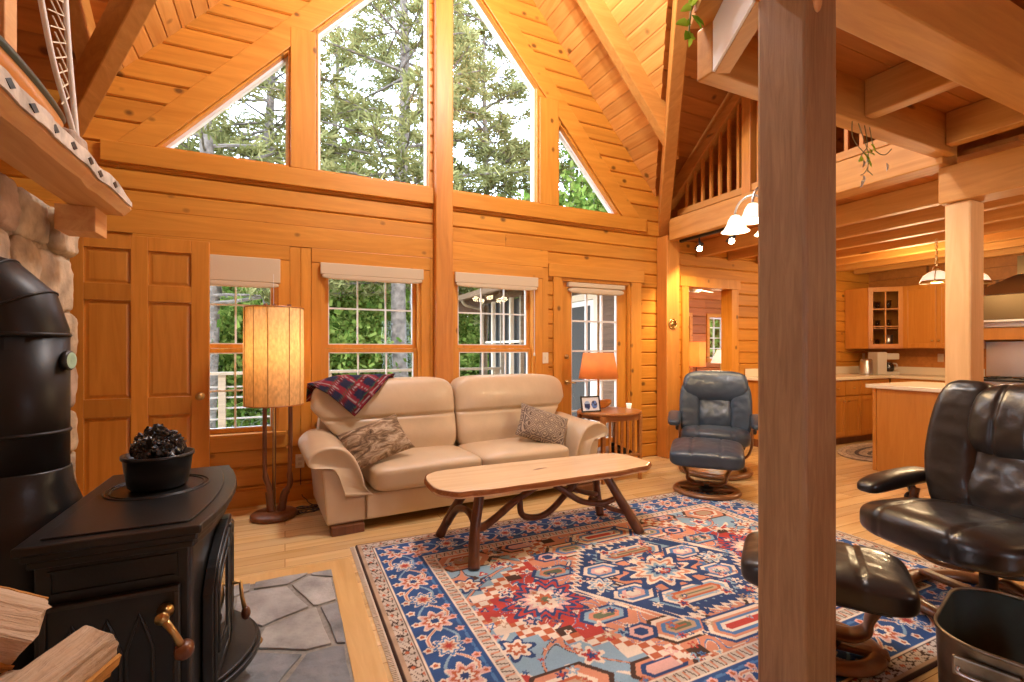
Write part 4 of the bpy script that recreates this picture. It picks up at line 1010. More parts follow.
# ------------------------------------------------------------------ rug
def rug_pattern(nx,ny,LX,LY):
    X,Y=np.meshgrid((np.arange(nx)/(nx-1)-.5)*LX,(np.arange(ny)/(ny-1)-.5)*LY)
    hx,hy=LX/2,LY/2
    NAVY=(.030,.065,.18);BLUE=(.085,.20,.42);SKY=(.25,.40,.52);TERRA=(.46,.13,.06);SALM=(.60,.27,.17);PINK=(.68,.42,.38);IV=(.74,.66,.55);RED=(.44,.06,.05);BRN=(.07,.04,.03);TAN=(.46,.33,.22);GRN=(.13,.16,.10)
    A=np.zeros((ny,nx,3)); A[:]=SKY
    def put(mask,c): A[mask]=c
    tri=lambda q,p:np.abs(((q/p)%1)-.5)*2
    ax,ay=np.abs(X),np.abs(Y); de=np.minimum(hx-ax,hy-ay)
    fx,fy=hx-.40,hy-.40
    rng=np.random.RandomState(4)
    def rosette(cx,cy,r,cols,k=8,amp=.2,sx=1,ph=0):
        px,py=(X-cx)/sx,(Y-cy); rr=np.hypot(px,py); q=rr/(1+amp*np.cos(k*np.arctan2(py,px)+ph))
        for i,c in enumerate(cols): put(q<r*(1-i/len(cols)),c)
    def hexa(cx,cy,a,b,cols,w=.016,jag=0,st=0):
        """elongated hexagon with thin outlines; jag: toothed edge"""
        px,py=np.abs(X-cx),np.abs(Y-cy)
        if st: px=np.floor(px/st)*st
        q=np.maximum(py-b,(px-a)*.62+py*.45)
        if jag: q=q+jag*(tri(X*1.0+Y*.6,.055)-.5)
        for i,c in enumerate(cols): put(q<-i*w,c)
    def step(a,b,st=.085):
        return np.floor(ax/st)*st/a+np.floor(ay/(st*.72))*(st*.72)/b
    def outl(q,v,c1,w=.012): put(np.abs(q-v)<w,c1)
    # light blue spandrels filled with scrolls
    sc=np.abs(np.sin(X*17+2.2*np.sin(Y*11))*1.0+np.cos(Y*15+1.8*np.sin(X*9)))
    put(sc<.13,SALM); put(np.abs(sc-.19)<.03,BRN); put(sc>1.72,IV); put(sc>1.82,RED)
    for s in (-1,1):
        for t in (-1,1):
            hexa(s*fx*.86,t*fy*.84,.20,.12,[BRN,SALM,SALM,IV,TERRA,TAN]); hexa(s*fx*.50,t*fy*.91,.17,.075,[BRN,SALM,NAVY,PINK])
            rosette(s*fx*.93,t*fy*.42,.075,[NAVY,IV,TERRA,IV],6,.25); rosette(s*fx*.70,t*fy*.66,.05,[IV,RED,NAVY],5,.3)
    # stepped ground: checker edge, ivory line, salmon
    g=step(fx*1.02,fy*1.42)
    put(g<1.0,IV); chk=(np.floor(X/.045)+np.floor(Y/.038))%2==0
    put((g<.985)&(g>.90),TERRA); put((g<.985)&(g>.90)&chk,IV); put(g<.90,BRN); put(g<.885,SALM)
    put((g<.885)&(ax>fx*.56),RED)
    # scroll and leaf filling of the salmon ground
    s2=np.abs(np.sin(X*21+2*np.sin(Y*14))+np.cos(Y*19+2*np.cos(X*12)))
    put((g<.86)&(np.abs(s2-.28)<.05),BLUE); put((g<.86)&(np.abs(s2-.36)<.025),IV); put((g<.86)&(s2>1.80),NAVY); put((g<.86)&(s2>1.9),IV)
    # red end lobes with dark rosettes
    for s in (-1,1):
        rosette(s*fx*.66,0,.185,[NAVY,RED,NAVY,PINK,IV,SKY,TERRA],14,.16,1.15); rosette(s*fx*.66,0,.075,[IV,TERRA,GRN],8,.2)
        for t in (-1,1):
            hexa(s*fx*.50,t*fy*.34,.14,.07,[NAVY,SKY,SALM,GRN]); rosette(s*fx*.80,t*fy*.20,.045,[IV,NAVY,PINK],5,.3)
            hexa(s*fx*.27,t*fy*.66,.19,.10,[BRN,IV,SALM,BLUE,TAN,GRN,TERRA]); hexa(s*fx*.44,t*fy*.60,.09,.06,[NAVY,PINK,NAVY])
    # large centre medallion, blue with toothed edge
    hexa(0,0,.60,.44,[IV,NAVY,NAVY,NAVY,SKY,SKY,IV,BRN,SALM],.022,.035)
    for t in (-1,1):
        hexa(0,t*.27,.25,.085,[NAVY,IV,SKY,TERRA,TAN,GRN]); 
        for s in (-1,1):
            hexa(s*.31,t*.14,.15,.09,[NAVY,IV,BLUE,PINK,IV]); rosette(s*.15,t*.33,.035,[IV,RED,NAVY],5,.3)
    rosette(0,0,.20,[NAVY,NAVY,IV,SALM,IV,SKY,NAVY,IV],10,.2,1.2)
    for s in (-1,1): rosette(s*.42,0,.08,[NAVY,IV,SKY,IV,TERRA],6,.28); hexa(0,s*fy*.80,.26,.10,[NAVY,IV,SALM,BLUE,IV,RED])
    cs=[NAVY,IV,PINK,TERRA,SKY,RED,BLUE,TAN,IV,IV,NAVY]
    for _ in range(330):
        cx,cy=rng.uniform(-fx,fx),rng.uniform(-fy,fy); r=rng.uniform(.010,.024); c=cs[rng.randint(11)];c2=cs[rng.randint(11)]
        i0=int((cx+hx)/LX*(nx-1));j0=int((cy+hy)/LY*(ny-1)); R_=12; sl=(slice(max(0,j0-R_),j0+R_),slice(max(0,i0-R_),i0+R_))
        px,py=X[sl]-cx,Y[sl]-cy; q=np.hypot(px,py)/(1+.4*np.cos(rng.randint(3,7)*np.arctan2(py,px)+rng.uniform(0,6)))
        A[sl][q<r]=c; A[sl][q<r*.5]=c2
    # ---- borders, outside in
    bd=de
    along=np.where(hx-ax<hy-ay,Y,X); 
    put(bd<.42,IV)
    put(bd<.41,(.58,.53,.45)); put((bd<.41)&(bd>.36)&(np.abs(tri(along,.05)-.5+(bd-.385)*12)<.13),BRN); put((bd<.405)&(bd>.365)&(tri(along+.0125,.05)<.22),SALM)
    put(bd<.36,IV); put(bd<.35,(.035,.09,.25))
    c=bd-.225; vin=.075*np.sin(along*2*PI/.42)
    mb_=(bd<.345)&(bd>.105)
    put(mb_&(np.abs(bd-.225-.10)<.004+.004*tri(along,.06)),BLUE)
    put(mb_&(np.abs(c-vin)<.010),IV); put(mb_&(np.abs(c-vin)<.005),SALM)
    put(mb_&(np.abs(c+vin*.8)<.007),SKY)
    per=.21; ph=((along/per+.25)%1-.5)*per; idx=np.floor(along/per+.25).astype(int); sgn=np.where(idx%2==0,1,-1)
    cc=c-0*sgn
    th=np.arctan2(cc,ph); q=np.hypot(ph*1.0,cc)/(1+.22*np.cos(8*th))
    for r_,ca,cb in ((.075,IV,IV),(.066,PINK,BLUE),(.050,TERRA,IV),(.034,IV,SALM),(.02,NAVY,RED)):
        put(mb_&(q<r_)&(idx%2==0),ca); put(mb_&(q<r_*.85)&(idx%2!=0),cb)
    ph2=((along/per*2)%1-.5)*per/2
    for sg_ in (-1,1):
        q2=np.hypot(ph2,c-sg_*.088)/(1+.18*np.cos(5*np.arctan2(c-sg_*.088,ph2)))
        put(mb_&(q2<.020),PINK if sg_>0 else IV); put(mb_&(q2<.010),TERRA)
    put(bd<.105,IV); put(bd<.095,BRN); put((bd<.09)&(bd>.02),(.56,.50,.42)); put((bd<.088)&(bd>.022)&(np.abs(np.sin(along*95+np.sin(bd*120)*2)+np.cos(bd*150+along*40))<.33),BRN); put((bd<.088)&(bd>.022)&(np.sin(along*60)*np.sin(bd*90)>.75),TERRA)
    put(bd<.03,TERRA if False else TAN); put(bd<.014,BRN)
    A*= (1+.10*(rng.rand(ny,nx,1)-.5)) ; A*= (1+.10*np.sin(Y*33+np.sin(Y*7)*3))[...,None]**1
    return X,Y,np.clip(A,0,1)
RX0,RX1,RY0,RY1=.41,3.50,1.02,3.25
nx,ny=620,446
X,Y,A=rug_pattern(nx,ny,RX1-RX0,RY1-RY0)
V=np.zeros((ny,nx,3),np.float32); V[...,0]=X; V[...,1]=Y; V[...,2]=.012+.0015*np.sin(X*5)*np.sin(Y*4)
V[0,:,2]=V[-1,:,2]=.001; V[:,0,2]=V[:,-1,2]=.001
I=np.arange(nx*ny).reshape(ny,nx); F=np.stack([I[:-1,:-1],I[:-1,1:],I[1:,1:],I[1:,:-1]],-1).reshape(-1,4)
rg=thing('area_rug','large oriental rug with navy border and red medallion under the coffee table','rug',((RX0+RX1)/2,(RY0+RY1)/2,0))
o=raw('rug_pile',V.reshape(-1,3),F,M['pattern'],rg); colour_mesh(o,A.reshape(-1,3))
R=random.Random(2); fm=plain('cotton_fringe',(.62,.54,.42),.95)
for s in (-1,1):
    m=MB(); yy=-(RY1-RY0)/2; x=s*((RX1-RX0)/2+.001); m.box(min(x,x+s*.008),max(x,x+s*.008),yy,-yy,.0012,.005)
    while yy<(RY1-RY0)/2: m.box(min(x,x+s*.03),max(x,x+s*.03),yy,yy+.006,.0012,.004+R.random()*.002); yy+=.0115
    m.build('fringe',fm,rg)

# ------------------------------------------------------------------ recliners
def recliner(label,lm,loc,rz,tilt,wing=False):
    t=thing('recliner_chair',label,'armchair',loc,rz)
    # front is -y
    P=[(.32*math.cos(a),.05+.33*math.sin(a),.028) for a in lerp(0,2*PI,41)[:-1]]
    MB().tube(P,.042,10,.62,True).build('ring_base',M['bent'],t,smooth=True)
    MB().box(-.30,.30,.02,.08,.045,.075).build('base_spreader',M['bent'],t,bevel=.01)
    MB().lathe([(.05,.06),(.05,.10),(.035,.11),(.035,.24)],20,(0,.05,0)).build('swivel_column',M['black'],t,smooth=True)
    for s in (-1,1):
        p=spline([(s*.06,.05,.17),(s*.20,.03,.15),(s*.30,.02,.19),(s*.345,.03,.30),(s*.35,.06,.42),(s*.35,.08,.50)],6)
        MB().tube(p,.034,10,.38).build('side_bow',M['bent'],t,smooth=True)
        m=MB(); m.m=Matrix.Translation((s*.352,.07,.44))@Matrix.Rotation(s*PI/2,4,'Y'); m.lathe([(.03,0),(.03,.03),(.02,.04),(0,.042)],14); m.build('tilt_knob',M['black'],t,smooth=True)
        def fa(x,y,z,p,s=s):
            p[2]+= -.012*(y*y) + .02*y; p[0]+= s*.012*y; return p
        MB().sq((s*.395,(.005 if wing else -.03),(.545 if wing else .565)),(.066,.27,.042),.6,.5,30,14,fa).build('armrest',lm,t,smooth=True)
        m=MB().tube([(s*.355,.08,.46),(s*.375,.06,.535)],.02,8); m.build('arm_support',M['black'],t)
    # seat: one cushion with two seams, rolled front
    def fs(x,y,z,p):
        X_=p[0]; up=max(0,z); fr=max(0,-y)
        seam=sum(math.exp(-((X_-q*.155)/.008)**2) for q in (-1,1))
        p[2]+= .028*(1-x*x)*up*fr + .012*(1-x*x)*up - .055*max(0,y)*up
        p[2]+= .010*math.exp(-((abs(X_)-.155)/.05)**2)*0 - .012*seam*up
        p[1]-= .06*(1-x*x)*fr; p[1]+= .012*seam*fr*(1-up)
        p[2]-= .03*fr**3*(1-up)*0
        if up>0: p[2]+= .003*hnoise(p[0],p[1],1,9)
        return p
    MB().sq((0,-.05 if not wing else -.075,.405),(.325 if not wing else .34,.325 if not wing else .35,.085),.55,.38,100,26,fs).build('seat_cushion',lm,t,smooth=True)
    MB().sq((0,.0,.315),(.28,.27,.032),.4,.35,32,10).build('seat_frame',M['black'],t,smooth=True)
    # back assembly, reclined about the x axis
    def rec(p):
        y,z=p[1]-.20,p[2]-.40; c,s_=math.cos(tilt),math.sin(tilt)
        return [p[0],.20+y*c+z*s_,.40+z*c-y*s_]
    def curve(p):       # wrap round the sitter
        p[1]-= .55*p[0]**2; return rec(p)
    def fc(x,y,z,p):
        f=max(0,-y); p[1]+= -.02*f*math.exp(-((p[2]-.55)/.09)**2)*1.2 + .007*f*hnoise(p[0]*1.5,p[2]*2,3,9)+.004*f*hnoise(p[0],p[2]*2,7,22)
        return curve(p)
    MB().sq((0,.215,.605),(.165,.085,.255),.45,.35,56,60,fc).build('back_cushion',lm,t,smooth=True)
    for s in (-1,1):
        def fb(x,y,z,p,s=s):
            w=.5*(1+z); p[0]+= -s*.02*(z-.1)**2 + s*.01 - (s*.05*max(0,-z)**1.5 if wing else 0); p[1]+= max(0,-y)*(.006*hnoise(p[0]*.5,p[2]*2.5,s,12)+.003*hnoise(p[0],p[2]*2,s,26))
            return curve(p)
        MB().sq((s*.245,.205,.625) if not wing else (s*.235,.205,.725),(.105,.095,.31) if not wing else (.115,.10,.385),.5,.55,56,60,fb).build('side_bolster',lm,t,smooth=True)
    def fh(x,y,z,p):
        X_=p[0]; f=max(0,-y)
        p[1]+= -.03*f*(1-z*z) + (.012*sum(math.exp(-((X_-q*(.07 if wing else .13))/.008)**2) for q in (-1,1))*f if wing else 0) + .004*f*hnoise(p[0],p[2],2,16)
        p[0]*= 1-.05*max(0,z)
        p[2]-= .02*x*x*max(0,z)+ (.03*(1-x*x)*max(0,-z) if not wing else 0)
        return curve(p)
    MB().sq((0,.215,.895 if not wing else .905),(.325 if not wing else .20,.098 if not wing else .105,.165 if not wing else .205),.5,.32 if not wing else .45,80,28,fh).build('headrest',lm,t,smooth=True)
    def fk(x,y,z,p): return curve(p)
    MB().sq((0,.275,.70),(.30,.045,.34),.4,.3,36,20,fk).build('back_shell',lm,t,smooth=True)
    return t
def ottoman(label,lm,loc,rz,dz=.0,sc=1.0):
    t=thing('ottoman',label,'footstool',loc,rz)
    P=[(.25*sc*math.cos(a)*(1 if sc==1 else .85),.23*sc*(1 if sc==1 else .85)*math.sin(a),.026) for a in lerp(0,2*PI,41)[:-1]]
    MB().tube(P,.038,10,.62,True).build('ring_base',M['bent'],t,smooth=True)
    MB().lathe([(.06,.03),(.07,.05),(.05,.062),(.03,.075)],18).build('swivel_hub',M['black'],t,smooth=True)
    MB().box(-.23,.23,-.03,.03,.022,.048).build('base_spreader',M['bent'],t,bevel=.008)
    for s in (-1,1):
        p=spline([(s*.02,0,.085),(s*.10,0,.085),(s*.155,0,.12),(s*.165,0,.17),(s*.20,0,.235),(s*.235,0,.275)],6)
        MB().tube(p,.062,12,.26).build('side_bow',M['bent'],t,smooth=True)
    MB().box(-.22,.22,-.15,.15,.255,.282).build('cushion_frame',M['black'],t,bevel=.008)
    def fo(x,y,z,p):
        X_=p[0]; seam=sum(math.exp(-((X_-q*.12)/.007)**2) for q in (-1,1))
        p[2]+= -.012*seam*max(0,z) + .022*max(0,z)*(1-x*x)*(1-.5*y*y)
        p[2]+= .003*hnoise(p[0],p[1],1,18)*max(0,z)
        p[2]+= .035*y*(1-dz*2)
        p[1]*= 1-.015*seam
        return p
    MB().sq((0,0,.355*(sc+1)/2),(.305,.225*sc,.075*sc),.5,.30,96,24,fo).build('ottoman_cushion',lm,t,smooth=True)
    return t
# facing direction -y local -> world
def face(dx,dy): return math.atan2(dx,-dy)
recliner('navy leather swivel recliner standing between the hall post and the big post',M['navy'],(4.03,3.60,0),face(-.74,-.66),.24)
ottoman('navy leather ottoman on a bentwood ring base in front of the navy recliner',M['navy'],(3.40,3.13,.0),face(-.74,-.66))
recliner('black-brown leather recliner at the right picture edge, facing the room',M['brownblack'],(3.05,1.13,.012),face(-.985,.17),.25,True)
ottoman('black-brown leather ottoman half hidden behind the big square post',M['brownblack'],(2.068,1.285,.012),face(-.82,-.57),.35,.88)

# ------------------------------------------------------------------ floor lamp
fl=thing('floor_lamp','tall walnut floor lamp with lit burlap drum shade left of the sofa','floor lamp',(-.075,4.10,0))
MB().lathe([(.155,0),(.165,.012),(.165,.03),(.15,.04),(.02,.045)],36).build('base',M['walnut'],fl,smooth=True)
for i,(x,y,off) in enumerate(((-.06,.0,0),(.105,-.0,.045))):
    p=[(.35*x+off*.3,y,.04),(.5*x+off*.4,y,.16),(.62*x+off,y,.24),(x*1.02,y,.34),(x*1.08,y,.6),(x*1.05,y,1.0),(x*1.0,y,1.63)]
    MB().tube(spline(p,8),[.022]*12+[.016]*12+[.012]*25,8,1.3).build('walnut_leg',M['walnut'],fl,smooth=True)
MB().tube(spline([(-.005,.07,.04),(.0,.075,.5),(.0,.07,1.0),(.0,.06,1.63)],6),.013,8).build('walnut_leg',M['walnut'],fl,smooth=True)
MB().tube([(.0,.0,.045),(.0,.0,1.12)],.007,8).build('stem',M['brass'],fl,smooth=True)
m=MB(); m.lathe([(.205,.86),(.207,.865),(.209,1.23),(.206,1.60)],48); sh=m.build('lamp_shade',M['burlap'],fl,smooth=True,solid=.003)
for z in (.862,1.598): MB().tube([(.207*math.cos(a),.207*math.sin(a),z) for a in lerp(0,2*PI,49)[:-1]],.005,6,close=True).build('shade_ring',M['oak'],sh)
sm=plain('leg_shadow_tone',(.40,.22,.08),.8)
for a in (-2.25,-1.75,-1.05,-.55,-2.75): MB().tube([(.2085*math.cos(a),.2085*math.sin(a),.865),(.2105*math.cos(a),.2105*math.sin(a),1.595)],.0035,6).build('leg_shadow_strip',sm,sh)  # dark strips stand in for the legs' shadows on the shade
MB().sq((0,0,1.2),(.032,.032,.05),1,1,14,10).build('bulb',M['bulb'],fl,smooth=True)
cdm=plain('lamp_cord',(.05,.04,.03),.6)
c=thing('lamp_cord','thin dark cord coiled on the floor between floor lamp and sofa','cord',(.08,4.2,0))
m=MB(); P=[(-.13,-.05,.012)]
for i in range(40): a=i*.5; q=.07+.03*math.sin(i*1.3); P.append((.06+q*1.4*math.cos(a),-.06+q*math.sin(a),.008+.006*(i%3)))
P+=[(.10,.12,.01),(.085,.215,.012),(.045,.262,.06),(.04,.262,.27)]
m.tube(spline(P,3),.004,6); m.build('cord_loop',cdm,c)
def plate(label,x,z,y=YW-.0225,w=.035,h=.058,mat=None,nm='wall_outlet',cat='outlet'):
    t=thing(nm,label,cat,(x,y,z)); box1(-w,w,-.007,-.0005,-h,h).build('cover_plate',mat or M['sash'],t,bevel=.003)
    if 'outlet' in nm:
        m=MB()
        for zz in (-.022,.022): m.sq((0,-.008,zz),(.016,.003,.014),.5,.6,14,6)
        m.build('socket',M['shade'],t)
    else: box1(-.008,.008,-.014,-.0065,-.016,.016).build('toggle',M['sash'],t,bevel=.002)
    return t
plate('cream wall outlet low on the log wall behind the left sofa arm',.115,.33)
plate('cream light switch between the right window and the glass door',2.50,1.19,y=YW-.0405,nm='light_switch',cat='light switch')

# ------------------------------------------------------------------ end table group
et=thing('end_table','round topped oak end table with slatted sides behind the right sofa arm','side table',(2.95,3.95,0))
MB().lathe([(.0,.645),(.325,.645),(.335,.652),(.335,.664),(.328,.67),(.0,.67)],48,(0,0,0),1,.86).build('tabletop',M['oak'],et,bevel=.0)
for x,y in ((-.22,-.20),(.22,-.20),(-.22,.20),(.22,.20)): 
    MB().hexa([(x-.014,y-.014,0),(x+.014,y-.014,0),(x+.014,y+.014,0),(x-.014,y+.014,0)],[(x-.021,y-.021,.642),(x+.021,y-.021,.642),(x+.021,y+.021,.642),(x-.021,y+.021,.642)]).build('leg',M['oak'],et,bevel=.003)
box1(-.235,.235,-.215,.215,.235,.258).build('lower_shelf',M['oak'],et,bevel=.004)
m=MB().box(-.20,.20,-.212,-.19,.585,.642).box(-.20,.20,.19,.212,.585,.642).box(-.212,-.19,-.18,.18,.585,.642).box(.19,.212,-.18,.18,.585,.642); m.build('apron',M['oak'],et)
for x in lerp(-.14,.14,5): box1(x-.012,x+.012,-.206,-.194,.26,.584).build('slat',M['oak'],et)
for y in lerp(-.13,.13,4): box1(.194,.206,y-.012,y+.012,.26,.584).build('slat',M['oak'],et)
ph=thing('telephone','small black telephone on the lower shelf of the end table','telephone',(3.02,3.86,.2585),.3)
MB().hexa([(-.075,-.09,0),(.075,-.09,0),(.075,.09,0),(-.075,.09,0)],[(-.07,-.08,.02),(.07,-.08,.02),(.07,.085,.055),(-.07,.085,.055)]).build('phone_base',M['black'],ph,bevel=.005)
MB().tube(spline([(-.04,-.07,.04),(-.045,-.02,.062),(-.045,.04,.075),(-.04,.085,.07)],5),[.02]*5+[.013]*6+[.02]*5,10).build('handset',M['black'],ph,smooth=True)
tl=thing('table_lamp','table lamp with orange parchment shade and wooden boat shaped base on the end table','table lamp',(2.905,4.07,.6705))
m=MB(); m.sq((0,0,.045),(.155,.062,.045),.8,.9,32,14,lambda x,y,z,p:[p[0],p[1],p[2]+.030*x*x]); m.build('lamp_base',M['cab'],tl,smooth=True)
MB().lathe([(.016,.08),(.012,.12),(.011,.40)],14).build('stem',M['brass'],tl,smooth=True)
m=MB(); m.lathe([(.20,.315),(.155,.575)],40); m.build('lamp_shade',M['parchment'],tl,smooth=True,solid=.003)
MB().tube([(0,0,.40),(0,0,.58)],.004,6).build('harp',M['brass'],tl)
MB().sq((0,0,.45),(.028,.028,.042),1,1,14,10).build('bulb',M['bulb'],tl,smooth=True)
pf=thing('photo_frame','small black photo frame with blue picture standing on the end table','photo frame',(2.70,3.90,.671),math.radians(-4))
m=MB(); m.m=Matrix.Rotation(-.22,4,'X')
frame(m,-.105,.105,0,.155,.012,-.008,.006); m.build('frame',M['black'],pf)
m=MB(); m.m=Matrix.Rotation(-.22,4,'X'); nu,nv=40,28
m.sheet(lambda u,v:(-.094+.188*u,-.003,.011+.133*v),nu,nv); o=m.build('photograph',M['print'],pf)
cl=[]
for j in range(nv+1):
    for i in range(nu+1):
        u,v=i/nu,j/nv; a=hnoise(u*5,v*4,1,1); b_=hnoise(u*7,v*5,5,1)
        c=(.75,.78,.82)
        if ((u-.3)**2/.03+(v-.4)**2/.12)<1: c=(.03,.05,.14) if a>-.1 else (.35,.5,.75)
        if ((u-.72)**2/.03+(v-.45)**2/.09)<1: c=(.12,.22,.55) if b_>0 else (.05,.06,.12)
        cl.append(c)
colour_mesh(o,np.array(cl))
m=MB(); m.tube([(0,.035,.10),(0,.085,.002)],.006,6); m.build('easel_back',M['black'],pf)
cp=thing('small_cup','small glowing white night light beside the table lamp near the door casing','night light',(3.23,3.99,.671))
MB().lathe([(.022,0),(.026,.03),(.03,.05),(.026,.05),(.02,.008),(0,.006)],18).build('cup_body',M['bellglass'],cp,smooth=True)
cp.name='night_light'

# ------------------------------------------------------------------ tub
tb=thing('metal_tub','rounded tarnished metal tub with side handle in the lower right corner','tub',(2.15,.65,0),.25)
def rr(w,h,r,n=8):
    P=[]
    for cx,cy,a0 in ((w-r,h-r,0),(-w+r,h-r,PI/2),(-w+r,-h+r,PI),(w-r,-h+r,1.5*PI)):
        for k in range(n+1): a=a0+PI/2*k/n; P.append((cx+r*math.cos(a),cy+r*math.sin(a)))
    return P
def shell(m,rows):
    n=None;vs=[];fs=[]
    for w,h,r,z in rows:
        P=rr(w,h,r); n=len(P); vs+=[(x,y,z) for x,y in P]
    for i in range(len(rows)-1):
        for k in range(n): fs.append((i*n+k,i*n+(k+1)%n,(i+1)*n+(k+1)%n,(i+1)*n+k))
    fs.append(tuple(range(n))[::-1] if rows[0][3]<=rows[-1][3] else tuple(range(n)))
    return m.add(vs,fs)
w,h=.265,.235
shell(MB(),[(w*.93,h*.93,.13,0),(w*.94,h*.94,.13,.02),(w,h,.14,.385)]).build('tub_wall',M['zinc'],tb,smooth=True)
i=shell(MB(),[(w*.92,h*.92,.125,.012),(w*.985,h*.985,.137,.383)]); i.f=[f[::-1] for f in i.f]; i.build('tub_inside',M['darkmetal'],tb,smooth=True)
MB().tube([(x,y,.387) for x,y in rr(w,h,.14)],.006,8,close=True).build('rolled_rim',M['zinc'],tb,smooth=True)
for s in (-1,):
    m=MB(); m.m=Matrix.Translation((-w*.985-.006,.10,.325)); m.box(-.012,.003,-.075,.075,-.03,.03); hp=m.build('handle_plate',M['zinc'],tb,bevel=.006)
    m=MB(); m.tube(spline([(-w-.016,.04,.325),(-w-.026,.05,.31),(-w-.026,.15,.31),(-w-.016,.16,.325)],5),.005,8); m.build('bail_handle',M['steel'],hp,smooth=True)

# ------------------------------------------------------------------ kitchen
def cabdoor(parent,o,u,w,h,glass=False,knob=None,name='door'):
    """door face on plane: origin o (bottom left), unit along u, height z, normal n"""
    u=Vector(u).normalized(); n=Vector((u.y,-u.x,0)); 
    mt=Matrix(((u.x,-n.x,0,o[0]),(u.y,-n.y,0,o[1]),(0,0,1,o[2]),(0,0,0,1)))   # local y points into the cabinet
    m=MB(); m.m=mt; f=.06
    m.box(0,f,-.02,0,0,h).box(w-f,w,-.02,0,0,h).box(f,w-f,-.02,0,0,f).box(f,w-f,-.02,0,h-f,h)
    if glass:
        iw,ih=w-2*f,h-2*f
        m.box(f+iw/2-.009,f+iw/2+.009,-.018,-.004,f,h-f)
        for k in (1,2): m.box(f,w-f,-.018,-.004,f+ih*k/3-.009,f+ih*k/3+.009)
    d=m.build(name,M['cab'],parent,bevel=.003)
    m=MB(); m.m=mt
    if glass: m.box(f-.004,w-f+.004,-.012,-.009,f-.004,h-f+.004); m.build('pane',M['glass'],d)
    else: m.box(f-.001,w-f+.001,-.011,-.004,f-.001,h-f+.001); m.build('panel',M['cab'],d)
    if knob:
        m=MB(); m.m=mt@Matrix.Translation((knob[0],-.02,knob[1]))@Matrix.Rotation(PI/2,4,'X'); m.lathe([(.006,0),(.006,.012),(.013,.018),(.012,.026),(0,.028)],12); m.build('knob',M['brass'],d,smooth=True)
    return d
XKW,YKF=8.40,3.88
# corner wall cabinet: hollow with glass door
cc=thing('corner_cabinet','corner wall cabinet with a six pane glass door above the coffee maker','cabinet',(8.1,4.2,0))
cc.location=(0,0,0)
zb,zt=1.29,2.19
A=(7.76,4.15);B=(8.06,3.85)
pl=[(7.76,4.47),A,B,(8.39,3.85),(8.39,4.47)]
m=MB().prism(pl,zb,zb+.02,'z').prism(pl,zt-.02,zt,'z').prism([(7.76,4.15),(7.78,4.15),(7.78,4.45),(7.76,4.45)],zb+.02,zt-.02,'z').prism([(8.06,3.85),(8.39,3.85),(8.39,3.87),(8.06,3.87)],zb+.02,zt-.02,'z').prism([(7.76,4.45),(8.39,4.45),(8.39,4.47),(7.76,4.47)],zb+.02,zt-.02,'z').prism([(8.37,3.87),(8.39,3.87),(8.39,4.45),(8.37,4.45)],zb+.02,zt-.02,'z')
m.build('cabinet_body',M['cab'],cc)
sh=[(7.79,4.44),(7.79,4.18),(8.07,3.90),(8.36,3.90),(8.36,4.44)]
for z in (1.58,1.86): MB().prism(sh,z,z+.012,'z').build('shelf',M['cab'],cc)
cabdoor(cc,(A[0],A[1],zb+.01),(1,-1,0),.424,zt-zb-.02,True,(.03,.12))
gl=glassmat('tumbler_glass',(.7,.72,.72),2.5)
for z,zn in ((1.311,'bottom'),(1.5935,'middle'),(1.8735,'top')):
    for k,(x,y,pn_) in enumerate(((7.89,4.17,'left'),(8.03,4.02,'right'),(8.10,4.2,'rear'))):
        if (zn,pn_)==('bottom','right'):
            o=MB().lathe([(0,.004),(.045,.004),(.055,.18),(.058,.18),(.048,0),(0,0)],18).build('serving_pitcher',M['steel'],smooth=True); tag(o,'shiny metal vessel on the bottom shelf of the glass cabinet','vessel')
        else:
            o=MB().lathe([(0,.006),(.033,.006),(.038,.125),(.041,.125),(.036,0),(0,0)],16).build('drinking_glass',gl,smooth=True); tag(o,'drinking glass on the %s shelf of the glass fronted cabinet, %s of the row'%(zn,pn_),'glass','glasses in the corner cabinet')
        o.location=(x,y,z)
uc=thing('wall_cabinet','plain wooden wall cabinet right of the glass fronted corner cabinet','cabinet',(0,0,0))
box1(8.062,8.39,3.05,3.848,zb,zt).build('cabinet_body',M['cab'],uc)
cabdoor(uc,(8.061,3.84,zb+.01),(0,-1,0),.385,zt-zb-.02,False,(.35,.1)); cabdoor(uc,(8.061,3.45,zb+.01),(0,-1,0),.385,zt-zb-.02,False,(.035,.1))
# base cabinets and worktop
def basecab(label,x0,x1,fronts,facex=False,y0=None,y1=None):
    c=thing('base_cabinet',label,'cabinet',(0,0,0))
    if not facex:
        MB().box(x0,x1,YKF+.02,4.47,.10,.868).build('cabinet_body',M['cab'],c); box1(x0,x1,YKF+.09,4.47,0,.099).build('toe_kick',M['walnut'],c)
        n=fronts;w=(x1-x0)/n
        for k in range(n):
            cabdoor(c,(x0+w*k+.004,YKF+.019,.12),(1,0,0),w-.008,.53,False,(w-.05 if k%2==0 else .04,.47))
            m=MB().box(x0+w*k+.004,x0+w*(k+1)-.004,YKF,YKF+.0195,.665,.86); dd=m.build('drawer',M['cab'],c,bevel=.004)
            m=MB(); m.m=Matrix.Translation((x0+w*(k+.5),YKF,.76))@Matrix.Rotation(PI/2,4,'X'); m.lathe([(.006,0),(.006,.012),(.013,.018),(0,.026)],12); m.build('knob',M['brass'],dd,smooth=True)
    else:
        MB().box(7.80,8.39,y0,y1,.10,.868).build('cabinet_body',M['cab'],c); box1(7.87,8.39,y0,y1,0,.099).build('toe_kick',M['walnut'],c)
        n=fronts;w=(y1-y0)/n
        for k in range(n): cabdoor(c,(7.799,y1-w*k-.004,.12),(0,-1,0),w-.008,.73,False,(.04,.6))
    return c
basecab('wooden base cabinet left of the island under the cream worktop, nearest the bedroom door',5.60,6.40,2)
